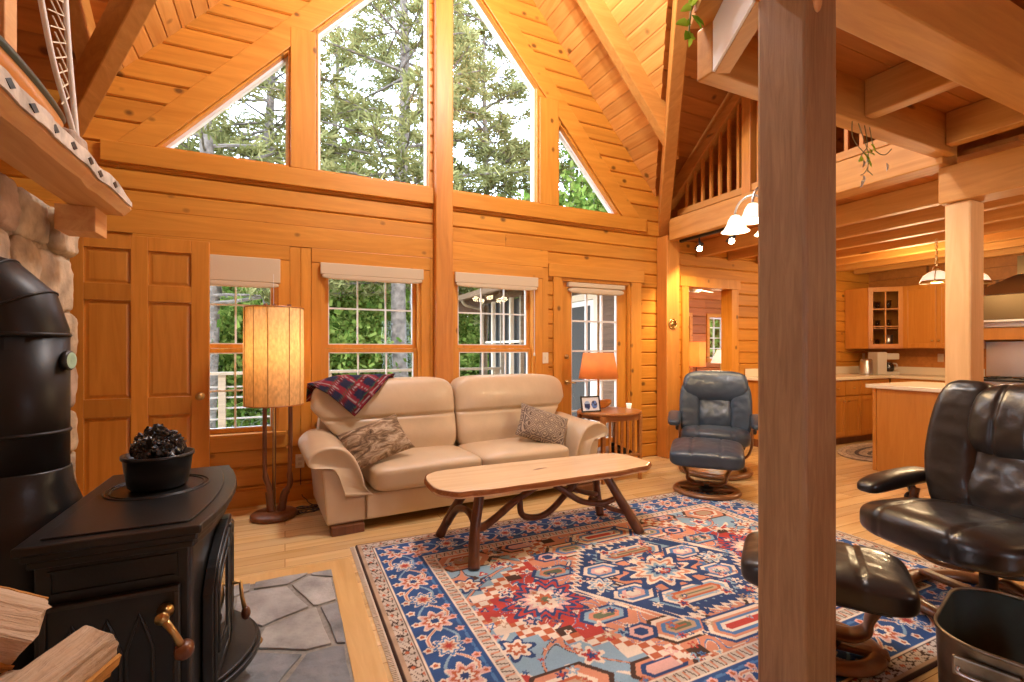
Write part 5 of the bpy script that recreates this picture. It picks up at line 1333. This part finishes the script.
basecab('pair of base cabinet doors seen between the big post and the island',6.402,7.10,2)
basecab('base cabinet in the kitchen corner under the coffee maker',7.102,7.79,1)
basecab('base cabinet behind the island beside the cooking range',0,0,2,True,3.10,3.87)
wt=tag(MB().prism([(5.56,YKF-.02),(7.78,YKF-.02),(7.78,3.07),(8.39,3.07),(8.39,4.47),(5.56,4.47)],.87,.91,'z').build('kitchen_worktop',M['counter'],bevel=.008),'cream L shaped kitchen worktop along the back wall','worktop')
tag(MB().box(5.56,8.37,4.452,4.47,.911,1.02).box(8.372,8.39,3.07,4.45,.911,1.02).build('splash_board',M['counter'],bevel=.004),'low cream splash board at the back of the worktop','splash board')
plate('wall outlet under the glass fronted cabinet',8.2,1.16,y=4.448,mat=M['shade'],nm='wall_outlet')
t=plate('wall outlet under the plain wall cabinet',0,0,mat=M['shade']); t.location=(8.398,3.55,1.16); t.rotation_euler=(0,0,PI/2)
t.rotation_euler=(0,0,-PI/2)
kt=thing('electric_kettle','steel electric kettle on the kitchen worktop','kettle',(7.66,4.12,.9105))
MB().lathe([(.085,0),(.09,.01),(.088,.03),(.075,.20),(.06,.225),(0,.235)],24).build('kettle_body',M['steel'],kt,smooth=True)
MB().tube(spline([(.06,0,.215),(.13,0,.21),(.145,0,.12),(.10,0,.04),(.085,0,.035)],5),.012,8).build('handle',M['black'],kt,smooth=True)
MB().hexa([(-.07,-.02,.17),(-.10,-.01,.20),(-.10,.01,.20),(-.07,.02,.17)],[(-.06,-.02,.20),(-.11,-.008,.222),(-.11,.008,.222),(-.06,.02,.20)]).build('spout',M['steel'],kt)
cm=thing('coffee_maker','white drip coffee maker on the kitchen worktop right of the kettle','coffee maker',(8.02,4.08,.9105),math.radians(-25))
wp=plain('cream_plastic',(.62,.55,.44),.35)
box1(-.16,-.02,-.10,.10,0,.33).build('water_tower',wp,cm,bevel=.01)
box1(-.018,.17,-.095,.095,.0,.04).build('hot_plate',wp,cm,bevel=.008); box1(-.018,.17,-.09,.09,.22,.31).build('filter_head',wp,cm,bevel=.012)
MB().lathe([(.055,.042),(.07,.06),(.072,.12),(.05,.165),(.052,.175)],20,(.075,0,0)).build('carafe',plain('dark_coffee_glass',(.02,.015,.012),.08,coat=.5),cm,smooth=True)
MB().tube(spline([(.14,-.0,.16),(.195,0,.15),(.20,0,.09),(.145,0,.07)],5),.010,8).build('carafe_handle',wp,cm,smooth=True)
# island
il=thing('kitchen_island','wooden kitchen island with pale worktop behind the black-brown recliner','kitchen island',(6.15,1.9,0))
box1(-.48,.42,-1.0,1.06,.09,.868).build('island_body',M['cab'],il)
box1(-.40,.36,-.95,1.0,0,.089).build('toe_kick',M['walnut'],il)
box1(-.497,-.4805,-.98,1.04,.0,.866).build('end_panel',M['cab'],il,bevel=.003)
box1(-.505,-.44,1.041,1.075,.0,.868).build('corner_stile',M['cab'],il,bevel=.003)
m=MB().prism(rr(.52,1.10,.05),.872,.91,'z'); m.v=[(x-.03,y+.04,z) for x,y,z in m.v]; m.build('worktop',M['counter'],il,bevel=.006)
# range wall
rg2=thing('cooking_range','steel cooking range with tall steel back panel behind the pale post','cooker',(8.09,2.55,0))
box1(-.29,.29,-.48,.48,.0,.89).build('range_body',M['steel'],rg2,bevel=.006); box1(-.30,.29,-.49,.49,.891,.915).build('cooktop',M['black'],rg2,bevel=.004)
for i,(x,y) in enumerate(((-.14,-.3),(-.14,0),(-.14,.3),(.12,-.3),(.12,0),(.12,.3))):
    m=MB()
    for k in range(4): a=k*PI/4; m.tube([(x-.10*math.cos(a),y-.10*math.sin(a),.93),(x+.10*math.cos(a),y+.10*math.sin(a),.93)],.007,6)
    m.lathe([(.05,.915),(.05,.922),(0,.925)],14,(x,y,0)); m.build('burner_grate',M['black'],rg2)
box1(.27,.288,-.50,.50,.93,1.38).build('back_panel',M['steel'],rg2,bevel=.003)
box1(-.30,-.291,-.42,.42,.25,.72).build('oven_door',M['steel'],rg2,bevel=.003)
hd=thing('range_hood','steel pyramid cooker hood with dark front above the cooking range','cooker hood',(8.39,2.55,0))
m=MB().box(-.33,0,-.50,.50,1.40,1.55); m.build('hood_shelf',M['cab'],hd,bevel=.004)
MB().box(-.50,-.331,-.55,.55,1.615,1.645).box(-.33,0,-.55,.55,1.556,1.645).build('hood_lip',M['steel'],hd,bevel=.004)
box1(-.48,0,-.53,.53,1.646,1.95).build('hood_front',plain('bronze_panel',(.12,.075,.03),.35,.6),hd,bevel=.004)
MB().hexa([(-.5,-.55,1.951),(0,-.55,1.951),(0,.55,1.951),(-.5,.55,1.951)],[(-.26,-.14,2.20),(0,-.14,2.20),(0,.14,2.20),(-.26,.14,2.20)]).build('hood_canopy',M['steel'],hd,bevel=.004)
box1(-.25,0,-.13,.13,2.201,2.43).build('flue_duct',bpy.data.materials['bronze_panel'],hd)
kr=thing('kitchen_mat','oval braided brown mat on the kitchen floor beside the island','rug',(6.75,3.40,0),.1)
m=MB(); 
for i in range(9):
    q=.06+.052*i; P=[((q+.28)*math.cos(a) if True else 0,(q*.85)*math.sin(a),.010) for a in lerp(0,2*PI,49)[:-1]]; m.tube(P,.026,6,.34,True)
m.build('braided_coils',island_mat('braid',[(0,(.05,.03,.02)),(.5,(.40,.28,.17)),(1,(.12,.06,.04))],.95,nscale=30),kr,smooth=True)

# ------------------------------------------------------------------ hanging lights
def bell(m,c,r,h,n=28):
    m.lathe([(r*.14,h),(r*.30,h*.96),(r*.50,h*.72),(r*.62,h*.42),(r*.80,h*.16),(r,.0),(r*.97,.0),(r*.76,h*.18),(r*.57,h*.45),(r*.44,h*.70),(r*.2,h*.9)],n,c)
CH=Vector((2.93,2.14,2.245))
cl_=thing('chandelier','chandelier with lit white bell shades, half hidden behind the big post','chandelier',CH)
MB().tube([(0,0,.14),(0,0,zm(2.13)-CH.z-.02)],.006,6).build('hanging_rod',M['steel'],cl_)
MB().lathe([(0,-.04),(.02,-.03),(.035,.02),(.02,.08),(.012,.15),(0,.16)],16).build('hub',M['steel'],cl_,smooth=True)
for i in range(5):
    a=math.radians(147+72*i+40); u=Vector((math.cos(a),math.sin(a),0))
    am=MB().tube(spline([u*.02+Vector((0,0,.03)),u*.12+Vector((0,0,.085)),u*.20+Vector((0,0,.06)),u*.235+Vector((0,0,-.005)),u*.235+Vector((0,0,-.03))],6),.008,8).build('arm',M['steel'],cl_,smooth=True)
    m=MB(); bell(m,tuple(u*.235+Vector((0,0,-.145))),.093,.115); m.build('bell_shade',M['bellglass'],am,smooth=True)
    MB().sq(tuple(u*.235+Vector((0,0,-.10))),(.024,.024,.035),1,1,12,8).build('bulb',M['bulb'],am,smooth=True)
def pendant(label,x,y,z,top):
    p=thing('pendant_lamp',label,'pendant lamp',(x,y,z))
    m=MB(); m.lathe([(.130,0),(.132,.012),(.126,.03),(.105,.070),(.07,.10),(.035,.118),(.03,.117),(.066,.095),(.098,.065),(.120,.025),(.124,.0)],32); m.build('dish_shade',M['bellglass'],p,smooth=True)
    m=MB(); m.lathe([(.132,-.006),(.136,.006),(.132,.018)],32)
    for k in range(4): a=k*PI/2+.3; m.tube([(q*math.cos(a),q*math.sin(a),w) for q,w in ((.133,.01),(.108,.073),(.074,.103),(.03,.122))],.005,6)
    m.lathe([(.035,.118),(.03,.15),(.012,.165),(0,.17)],14); m.build('metal_band',M['brass'],p,smooth=True)
    m=MB(); n=int((top-z-.16)/.035)
    for k in range(n):
        zc=.18+.035*k; ax=k%2
        m.tube([((.011*math.cos(a))*(1-ax),(.011*math.cos(a))*ax,zc+.022*math.sin(a)) for a in lerp(0,2*PI,11)[:-1]],.0035,5,close=True)
    m.build('chain',M['brass'],p); MB().sq((0,0,.045),(.03,.03,.04),1,1,12,8).build('bulb',M['bulb'],p,smooth=True)
    return p
pendant('lit dish pendant lamp on a chain over the kitchen island',6.02,2.58,1.965,2.44)
pendant('lit dish pendant lamp glimpsed just right of the pale post',6.45,2.45,1.965,2.44)
tr=thing('track_light_rail','black track light rail under the loft edge beam','track light',(4.15,3.75,2.549))
box1(-.018,.018,-.55,.45,-.03,-.001).build('rail',M['black'],tr)
for y,lab in ((3.92,'lit black track spotlight nearer the hall post'),(3.50,'lit black track spotlight nearer the chandelier')):
    t=thing('track_spotlight',lab,'spotlight',(4.15,y,2.518),0,'track spotlights')
    MB().tube([(0,0,0),(0,0,-.06)],.010,8).build('stem',M['black'],t)
    m=MB(); m.m=Matrix.Translation((0,0,-.10))@Matrix.Rotation(math.radians(145),4,Vector((.66,-.75,0)).cross(Vector((0,0,1))))
    m.lathe([(.0,-.05),(.022,-.05),(.028,-.02),(.036,.045),(.033,.045),(.02,-.0)],16); hdm=m.build('lamp_head',M['black'],t,smooth=True)
    MB().sq((-.008,-.010,-.125),(.030,.030,.030),1,1,14,10).build('bulb',M['spot'],t,smooth=True)
cf=thing('ceiling_lamp','three bulb hanging lamp high under the ridge, mirrored in the gable glass','ceiling lamp',(1.42,2.6,4.63))
MB().tube([(0,0,.1),(0,0,1.40)],.012,8).build('hanging_rod',M['brass'],cf); MB().lathe([(0,.02),(.05,.04),(.05,.10),(0,.12)],16).build('hub',M['brass'],cf,smooth=True)
for i in range(3):
    a=.4+2.094*i; m=MB().tube([(0,0,.06),(.15*math.cos(a),.15*math.sin(a),.05)],.008,8); ar=m.build('arm',M['brass'],cf)
    MB().sq((.17*math.cos(a),.17*math.sin(a),.03),(.055,.055,.06),1,1,16,12).build('globe',emis('warm_globe_%d'%i,(1,.62,.25),9),ar,smooth=True)

# ------------------------------------------------------------------ ornaments and trailing plants
br_=thing('wall_ornament','small round brass ornament on the hall post','ornament',(4.12,YW-.201,1.58))
m=MB(); m.m=Matrix.Rotation(PI/2,4,'X')
m.tube([(.055*math.cos(a),.055*math.sin(a),.008) for a in lerp(0,2*PI,25)[:-1]],.008,6,close=True)
for k in range(4): a=k*PI/4; m.tube([(.055*math.cos(a),.055*math.sin(a),.008),(-.055*math.cos(a),-.055*math.sin(a),.008)],.005,6)
m.lathe([(0,.02),(.022,.014),(.022,.002),(0,.001)],14); m.build('brass_wheel',M['brass'],br_,smooth=True)
pt=[(1.70,1.60,2.96),(1.675,1.62,2.86),(1.66,1.63,2.78),(1.655,1.64,2.72)]
def leaf(m,c,d,L,w,up=(0,0,1)):
    d=Vector(d).normalized(); s=d.cross(Vector(up)).normalized(); nrm=s.cross(d); c=Vector(c)
    P=[c]; 
    vs=[c,c+d*L*.35+s*w+nrm*.004,c+d*L*.35-s*w+nrm*.004,c+d*L*.75+s*w*.7,c+d*L*.75-s*w*.7,c+d*L-nrm*.01,c+d*L*.4-nrm*.002]
    m.add([tuple(v) for v in vs],[(0,1,6),(0,6,2),(1,3,6),(2,6,4),(3,5,6),(4,6,5)])
tp_=thing('trailing_vine','green trailing vine hanging over the white edge of the overhead loft','plant',(1.775,1.60,2.905))
m=MB(); m.tube(spline([(.02,.02,.0),(-.05,.03,.02),(-.09,.035,-.05),(-.10,.04,-.14),(-.105,.04,-.20)],5),.004,6).build('stem',plain('vine_stem',(.20,.22,.05),.6),tp_)
R=random.Random(8); m=MB()
for z,x in ((.03,-.03),(.02,-.06),(-.05,-.09),(-.09,-.095),(-.13,-.10),(-.17,-.10),(-.20,-.105),(.04,.0)):
    for k in range(2): leaf(m,(x,.035,z),(R.uniform(-1,1),R.uniform(-.6,.3),R.uniform(-.9,.1)),R.uniform(.06,.085),R.uniform(.016,.024),(R.uniform(-.4,.4),-1,.2))
m.build('leaves',M['houseleaf'],tp_,smooth=True)
hv=thing('hanging_vine','sparse dry vine with pale leaves hanging from the header beam right of the big post','plant',(3.08,1.665,2.60))
m=MB(); st=plain('dry_stem',(.22,.17,.06),.7)
for P in ([(-.06,0,.0),(-.02,-.01,-.10),(.02,-.01,-.17),(.03,-.0,-.27)],[(.0,0,.0),(.03,0,-.11),(-.01,0,-.16),(-.06,0,-.22)],[(.05,0,-.0),(.10,0,-.12),(.20,0,-.14),(.28,0,-.09)],[(-.12,0,.0),(-.12,0,-.08),(-.07,0,-.13),(.02,0,-.17)],[(.03,0,-.24),(.0,0,-.28),(-.04,0,-.30)],[(.03,0,-.26),(.08,0,-.28)]):
    m.tube(spline(P,5),.0028,5)
m.build('stem',st,hv)
m=MB()
for x,z in ((.0,-.16),(.01,-.20),(-.03,-.19),(.03,-.13),(-.02,-.17),(.05,-.10)): leaf(m,(x,-.005,z),(R.uniform(-1,1),-.3,R.uniform(-1,.2)),.06,.016,(0,-1,.3))
m.build('leaves',M['houseleaf'],hv)
m=MB()
for x,z in ((-.005,-.175),(-.03,-.21),(.20,-.19),(-.045,-.33),(-.04,-.30)): leaf(m,(x,-.012,z),(R.uniform(-.3,.3),-.1,-1),.05,.013,(0,-1,.1))
m.build('pale_leaves',plain('pale_dry_leaf',(.62,.62,.55),.6),hv)

# ------------------------------------------------------------------ bedroom seen through the doorway
mb=MB(); z=0
while z<2.5: mb.box(3.9,7.5,8.60,8.64,z+.002,z+.176); z+=.178
W=(6.84,7.42,1.02,2.02)
mb2=planks_wall(MB(),3.9,9.4,0,2.6,.178,[rect((7.97,8.58,1.08,1.95)),rect((7.0,7.42,.5,1.95))],y=7.3); struct('wall_bedroom',mb2,M['redlog'])
mb2=planks_wall(MB(),3.9,9.4,0,2.6,2.6,[rect((7.97,8.58,1.08,1.95)),rect((7.0,7.42,.5,1.95))],y=7.42,th=.118,g=0); struct('wall_bedroom_outer',mb2,M['redlog'])
struct('wall_bedroom_side',MB().box(9.3,9.4,4.63,7.3,0,2.6).box(3.86,3.9,4.63,7.42,0,2.6),M['redlog'])
mb=MB(); y=4.63
while y<7.3: mb.box(3.86,9.4,y,y+.148,2.6,2.64); y+=.15
struct('ceiling_bedroom',mb,M['deck_x'])
def smallwin(i,x0,x1,z0,z1,y,nx,nz):
    o=bpy.data.objects.new('window_%d'%i,None); C.objects.link(o); o['kind']='structure'
    m=MB(); frame(m,x0-.07,x1+.07,z0-.07,z1+.07,.07,y-.05,y-.0225); m.build('window_casing',M['trim_x'],o)
    m=MB(); frame(m,x0,x1,z0,z1,.035,y+.01,y+.06)
    for k in range(1,nx): xx=x0+(x1-x0)*k/nx; m.box(xx-.01,xx+.01,y+.02,y+.05,z0+.035,z1-.035)
    for k in range(1,nz): zz=z0+(z1-z0)*k/nz; m.box(x0+.035,x1-.035,y+.021,y+.049,zz-.01,zz+.01)
    f=m.build('window_frame',M['white'],o); box1(x0+.03,x1-.03,y+.033,y+.037,z0+.03,z1-.03).build('pane',M['glass'],f)
smallwin(8,7.97,8.58,1.08,1.95,7.3,3,4); smallwin(9,7.0,7.42,.5,1.95,7.3,2,4)
bt=thing('bedside_table','dark bedside table under the hexagonal lamp in the far bedroom','bedside table',(6.72,6.42,0))
box1(-.27,.27,-.22,.22,.60,.63).build('tabletop',M['walnut'],bt,bevel=.004); box1(-.25,.25,-.2,.2,.42,.599).build('drawer_case',M['walnut'],bt)
for x in (-.23,.23):
    for y in (-.18,.18): box1(x-.02,x+.02,y-.02,y+.02,0,.419).build('leg',M['walnut'],bt)
bl=thing('bedside_lamp','lit amber lamp with a boxy shade glimpsed through the bedroom doorway','table lamp',(6.70,6.40,.6305))
MB().lathe([(.08,0),(.07,.02),(.02,.06),(.03,.18),(.012,.30),(.01,.50)],16).build('lamp_base',M['walnut'],bl,smooth=True)
MB().lathe([(.165,.34),(.165,.78)],6).build('lamp_shade',M['parchment'],bl,solid=.003)
MB().sq((0,0,.56),(.03,.03,.05),1,1,12,8).build('bulb',M['bulb'],bl,smooth=True)
bd=thing('dresser','low red wood dresser under the bedroom window','dresser',(7.95,6.95,0))
box1(-.55,.55,-.25,.25,.06,.72).build('dresser_body',M['cab'],bd); box1(-.58,.58,-.28,.27,.721,.75).build('dresser_top',M['cab'],bd,bevel=.004)
for z in (.10,.40): box1(-.5,.5,-.268,-.251,z,z+.27).build('drawer',M['cab'],bd,bevel=.004)
b2=thing('cone_lamp','white cone shade lamp at the right side of the bedroom doorway','table lamp',(7.72,6.75,.7505))
MB().lathe([(.07,0),(.06,.02),(.015,.04),(.012,.34)],14).build('lamp_base',M['brass'],b2,smooth=True); MB().lathe([(.19,.26),(.07,.52)],28).build('lamp_shade',M['bellglass'],b2,smooth=True,solid=.003)
fn_=thing('ceiling_fan','pale ceiling fan seen at the top of the bedroom doorway','ceiling fan',(6.05,5.8,2.26),.35)
MB().tube([(0,0,.05),(0,0,.299)],.015,8).build('down_rod',M['white'],fn_); MB().lathe([(0,-.05),(.08,-.04),(.10,0),(.08,.05),(0,.06)],18).build('motor',M['white'],fn_,smooth=True)
for k in range(5):
    a=2*PI*k/5; m=MB(); m.m=Matrix.Rotation(a,4,'Z')@Matrix.Rotation(.2,4,'X'); m.box(.12,.58,-.06,.06,-.004,.004); m.build('blade',M['white'],fn_)

# ------------------------------------------------------------------ outside
struct('ground',MB().box(-60,90,4.7,120,-1.3,-1.0),M['ground'])
dk=wood('grey_deck',(.22,.18,.13),(.36,.30,.22),'x',.8,knots=0)
mb=MB(); y=4.66
while y<7.9: mb.box(-4,3.6,y,y+.135,-.16,-.13); y+=.142
tag(mb.build('outdoor_deck',dk),'weathered grey plank deck outside the windows','deck')
dr_=thing('deck_railing','white horizontal rail deck railing beyond the left window','railing',(0,7.85,-.13))
for x in (-3.6,-2.2,-.8,.6,2.0,3.4): box1(x-.045,x+.045,-.045,.045,0,1.05).build('railing_post',dk,dr_)
for z in (.12,.27,.42,.57,.72,.87): box1(-3.65,3.45,-.015,.015,z,z+.022).build('rail',bpy.data.materials.get('grey_rail') or plain('grey_rail',(.30,.29,.27),.6),dr_)
box1(-3.7,3.5,-.07,.07,1.05,1.09).build('cap_rail',dk,dr_)
pw=thing('screened_porch','brown screened porch wing with gutter and white screen frames outside on the right','porch',(3.72,0,0))
brn=wood('brown_clapboard',(.10,.055,.03),(.20,.12,.07),'y',.7,knots=0); scr=plain('dark_screen',(.045,.045,.042),.7)
mb=MB(); z=-.9
while z<.62: mb.box(.0,.04,7.45,9.2,z,z+.118); z+=.12
mb.box(.0,.06,7.45,9.2,2.22,2.42).build('porch_wall',brn,pw)
box1(.10,.14,7.45,9.2,.66,2.21).build('screen_panel',scr,pw)
for i in range(5): y=7.5+i*.42; box1(-.02,.05,y-.03,y+.03,.62,2.22).build('screen_post',M['sash'] if i%2 else dk,pw)
mb=MB().box(-.015,.045,7.45,9.2,1.40,1.44).box(-.03,.06,7.45,9.2,.62,.66); mb.build('screen_rail',M['sash'],pw)
MB().hexa([(-.5,4.66,2.30),(1.6,4.66,3.02),(1.6,9.5,3.02),(-.5,9.5,2.30)],[(-.5,4.66,2.36),(1.6,4.66,3.08),(1.6,9.5,3.08),(-.5,9.5,2.36)]).build('porch_roof',plain('dark_shingles',(.07,.06,.055),.9,noise=.3,nscale=20),pw)
for i in range(8): y=4.9+i*.62; MB().hexa([(-.45,y,2.20),(.2,y,2.42),(.2,y+.05,2.42),(-.45,y+.05,2.20)],[(-.45,y,2.315),(.2,y,2.538),(.2,y+.05,2.538),(-.45,y+.05,2.315)]).build('rafter_tail',brn,pw)
box1(-.60,-.505,4.66,9.5,2.25,2.345).build('gutter',plain('brown_gutter',(.16,.10,.06),.4),pw)
MB().tube(spline([(-.55,9.0,2.25),(-.45,9.05,2.16),(-.10,9.12,2.08),(-.06,9.13,1.9),(-.06,9.13,-.8)],5),.035,8).build('downspout',dk,pw)
box1(-.5,.0,9.42,9.46,2.05,2.30).build('fascia_board',brn,pw)
# side wall of the bedroom wing outside the glass door, with a white framed door
mb=MB(); z=-.1
while z<2.3: mb.box(3.80,3.858,4.64,7.44,z,z+.138); z+=.14
tag(mb.build('porch_side_wall',brn),'brown board wall outside the glass patio door','wall')
sd=thing('porch_door','white framed porch door seen through the glass patio door','door',(3.77,5.75,-.13),PI/2)
m=MB(); frame(m,-.48,.48,0.14,2.18,.09,-.03,.028); m.build('door_frame',M['sash'],sd)
m=MB(); frame(m,-.38,.38,.24,2.08,.07,-.025,.02)
for k in (1,2): m.box(-.31+.62*k/3-.01,-.31+.62*k/3+.01,-.02,.01,.31,2.01)
for k in range(1,5): m.box(-.31,.31,-.019,.009,.31+1.7*k/5-.01,.31+1.7*k/5+.01)
m.build('door_leaf',M['white'],sd); box1(-.31,.31,.011,.015,.31,2.01).build('dark_glass',scr,sd)

R=random.Random(21)
def quads(c,d1,d2):
    """numpy quads: centres c, half edges d1,d2"""
    V=np.stack([c-d1-d2,c+d1-d2,c+d1+d2,c-d1+d2],1).reshape(-1,3); return V,np.arange(len(V)).reshape(-1,4)
def unit(a): return a/np.maximum(1e-9,np.linalg.norm(a,axis=-1,keepdims=True))
def pine(label,x,y,H,r,seed,z0=-1.0,bl=3.2,first=1.5,nb=90,dens=1.0,tint=None,bark='barkgrey'):
    rs=np.random.RandomState(seed); t=thing('pine_tree',label,'tree',(x,y,z0),0,'trees beyond the windows')
    P=[(.10*math.sin(z*.5+seed),.10*math.cos(z*.4+seed),z) for z in lerp(-.2,H,18)]
    MB().tube(P,[r*(1-.72*i/17)*(1.25 if i==0 else 1) for i in range(18)],12).build('trunk',M[bark],t,smooth=True)
    mb=MB(); cs=[];ds=[];ups=[]
    for k in range(nb):
        q=(k+rs.rand())/nb; z=first+(H-first)*q; a=rs.rand()*2*PI; L=bl*(1-.62*q)*rs.uniform(.55,1.1)
        u=np.array([math.cos(a),math.sin(a),0]); pts=[]
        droop=rs.uniform(-.25,.12); side=np.array([-u[1],u[0],0])*rs.uniform(-.25,.25)
        for s in np.linspace(0,1,6): pts.append(u*L*s+side*L*s*s+np.array([0,0,z+L*(.10*s+droop*s*s)]))
        mb.tube([tuple(p) for p in pts],[.045*(L/3)*(1-.8*s)+.006 for s in np.linspace(0,1,6)],5)
        nt_=int(13*L*dens)
        for j in range(nt_):
            s=rs.uniform(.35,1.02); p=u*L*s+side*L*s*s+np.array([0,0,z+L*(.10*s+droop*s*s)])
            off=np.array([-u[1],u[0],0])*rs.normal()*.16*L*(1.15-s)+u*rs.normal()*.05; 
            cs.append(p+off+np.array([0,0,rs.normal()*.05])); dd=u*.7+unit(off+1e-6)*.6+np.array([0,0,rs.uniform(-.05,.35)]); ds.append(dd)
    mb.build('branches',M[bark],t)
    cs=np.array(cs);ds=unit(np.array(ds)); K=6
    c=np.repeat(cs,K,0); d=np.repeat(ds,K,0); d=unit(d+rs.normal(size=d.shape)*.55); L=rs.uniform(.08,.16,(len(c),1))
    w=unit(np.cross(d,rs.normal(size=d.shape)))*rs.uniform(.010,.022,(len(c),1))
    V,F=quads(c+d*L,d*L,w); raw('needles',V,F,M['needle'],t)
    return t
def leafy(name,label,x,y,z0,h,rad,n,seed,size=.10,trunk=True,group='trees beyond the windows',mat='leaf',cat='tree',bark='barkpale',tr=.09):
    rs=np.random.RandomState(seed); t=thing(name,label,cat,(x,y,z0),0,group)
    if trunk:
        m=MB(); m.tube([(.0,0,-.1),(.05,.03,h*.4),(.02,.0,h*.95)],[tr,tr*.75,tr*.25],10).build('trunk',M[bark],t,smooth=True)
    nb=26; ce=rs.normal(size=(nb,3)); ce=unit(ce)*rs.uniform(.25,1,(nb,1)); ce=ce*np.array([rad,rad,h*.48])+np.array([0,0,h*.55]); ce[:,2]=np.maximum(ce[:,2],.25)
    b=rs.randint(0,nb,n); c=ce[b]+rs.normal(size=(n,3))*np.array([rad*.22,rad*.22,h*.07])
    c[:,2]=np.maximum(c[:,2],.08)
    a=unit(rs.normal(size=(n,3))+np.array([0,0,.2])); w=unit(np.cross(a,rs.normal(size=(n,3)))); s=rs.uniform(.6,1.3,(n,1))*size
    V,F=quads(c,a*s,w*s*.55); raw('foliage',V,F,M[mat],t); return t
pine('tall pine whose straight pale trunk stands in the large left gable window and middle window',2.77,12.6,15,.23,3,bl=3.8,first=4.4,nb=84)
pine('pine standing in the large right gable window',6.1,15.0,14,.15,5,bl=3.3,first=3.4,nb=150,dens=1.35)
pine('pine with a grey trunk seen in the left triangular gable window',-.35,14.5,14,.19,8,bl=3.3,first=3.6,nb=95)
pine('dark trunked pine further left in the triangular gable window',-2.2,19.0,16,.20,12,bl=3.6,first=3.0,nb=110)
pine('slender pine behind the small right triangular window',10.2,16.0,15,.16,19,bl=3.0,first=4.5,nb=90)
pine('pine trunk behind the left window beyond the deck railing',-1.55,12.2,14,.2,31,bl=3.0,first=3.2,nb=60)
pine('pine far behind the centre post, right of the tallest trunk',4.9,22.0,19,.2,41,bl=4.0,first=4.0,nb=120)
pine('pine far behind the large left gable window, left of the pale trunk',2.2,24.0,19,.2,43,bl=4.0,first=4.0,nb=120)
leafy('maple_tree','bright green maple behind the middle window, left of the pale trunk',1.0,15.0,-1,4.2,2.3,15000,2,.07)
leafy('maple_tree','bright green maple behind the floor lamp and left window',-1.9,14.6,-1,3.6,2.0,13000,4,.07)
leafy('maple_tree','bright green maple behind the centre post, left of the porch',3.9,16.5,-1,4.4,2.2,15000,6,.07)
leafy('maple_tree','leafy maple in the small right triangular window',8.9,12.8,-1,9.6,1.7,16000,9,.08)
# the woods far behind, which nobody could count
rs=np.random.RandomState(77); n=84000
cx=rs.uniform(-26,46,n); cy=rs.uniform(25,36,n); top=8.6+2.2*np.sin(cx*.55)+1.6*np.sin(cx*1.7+2)+1.2*np.sin(cx*3.9+cy); cz=-1+(top+1)*rs.rand(n)**.9
c=np.stack([cx,cy,cz],1); a=unit(rs.normal(size=(n,3))); w=unit(np.cross(a,rs.normal(size=(n,3)))); s=rs.uniform(.12,.34,(n,1))
V,F=quads(c,a*s,w*s*.55); o=raw('distant_woods',V,F,M['leaf']); tag(o,'dense green woods far behind the trees','woods',kind='stuff')

# ------------------------------------------------------------------ light
w=bpy.data.worlds.new('overcast_sky'); bpy.context.scene.world=w; w.use_nodes=True
bgn=w.node_tree.nodes['Background']; bgn.inputs[0].default_value=(.82,.95,1.14,1); bgn.inputs[1].default_value=7.6
def light(kind,name,loc,power,col=(1,.8,.55),size=.1,rot=None,size_y=None,spot=None):
    l=bpy.data.lights.new(name,kind); l.energy=power; l.color=col
    if kind=='AREA': l.size=size; 
    elif kind!='SUN': l.shadow_soft_size=size
    if size_y: l.shape='RECTANGLE'; l.size_y=size_y
    if spot: l.spot_size=spot; l.spot_blend=.6
    o=bpy.data.objects.new(name,l); C.objects.link(o); o.location=loc
    if rot: o.rotation_euler=rot
    return o
WARM=(1,.74,.42)
light('POINT','floor_lamp_light',(-.075,4.10,1.28),9,(1,.82,.58),.06)
light('POINT','table_lamp_light',(2.905,4.07,1.12),7,WARM,.05)
for i in range(3):
    a=.4+2.094*i; light('POINT','ceiling_lamp_light',(1.42+.17*math.cos(a),2.6+.17*math.sin(a),4.57),110,(.97,.97,1.0),.05)
for i in range(5):
    a=math.radians(147+72*i+40); light('POINT','chandelier_light',(CH.x+.235*math.cos(a),CH.y+.235*math.sin(a),CH.z-.17),9,WARM,.05)
light('POINT','pendant_light',(6.02,2.58,1.93),22,WARM,.08); light('POINT','pendant_light',(6.45,2.45,1.93),22,WARM,.08)
light('SPOT','spot_light',(4.10,3.87,2.35),60,WARM,.03,(math.radians(40),0,math.radians(-40)),spot=1.6)
light('SPOT','spot_light',(4.10,3.45,2.35),60,WARM,.03,(math.radians(35),0,math.radians(-20)),spot=1.6)
light('POINT','bedroom_light',(6.70,6.40,1.19),26,WARM,.06); light('POINT','bedroom_fill',(6.3,5.6,2.1),70,WARM,.1)  # second point is added fill for the dark room; the fan has no lamp
light('POINT','kitchen_fill',(6.7,3.1,2.15),40,WARM,.25); light('POINT','kitchen_fill',(5.2,.2,2.1),40,WARM,.25)  # added fill points, bare, with no fixture behind them
sc=bpy.context.scene
sc.view_settings.view_transform='Standard'; sc.view_settings.look='None'; sc.view_settings.gamma=1; sc.view_settings.exposure=0.08; sc.view_settings.use_curve_mapping=False
sc.cycles.use_denoising=True; sc.cycles.max_bounces=10; sc.cycles.diffuse_bounces=5; sc.cycles.transparent_max_bounces=24; sc.cycles.sample_clamp_indirect=8
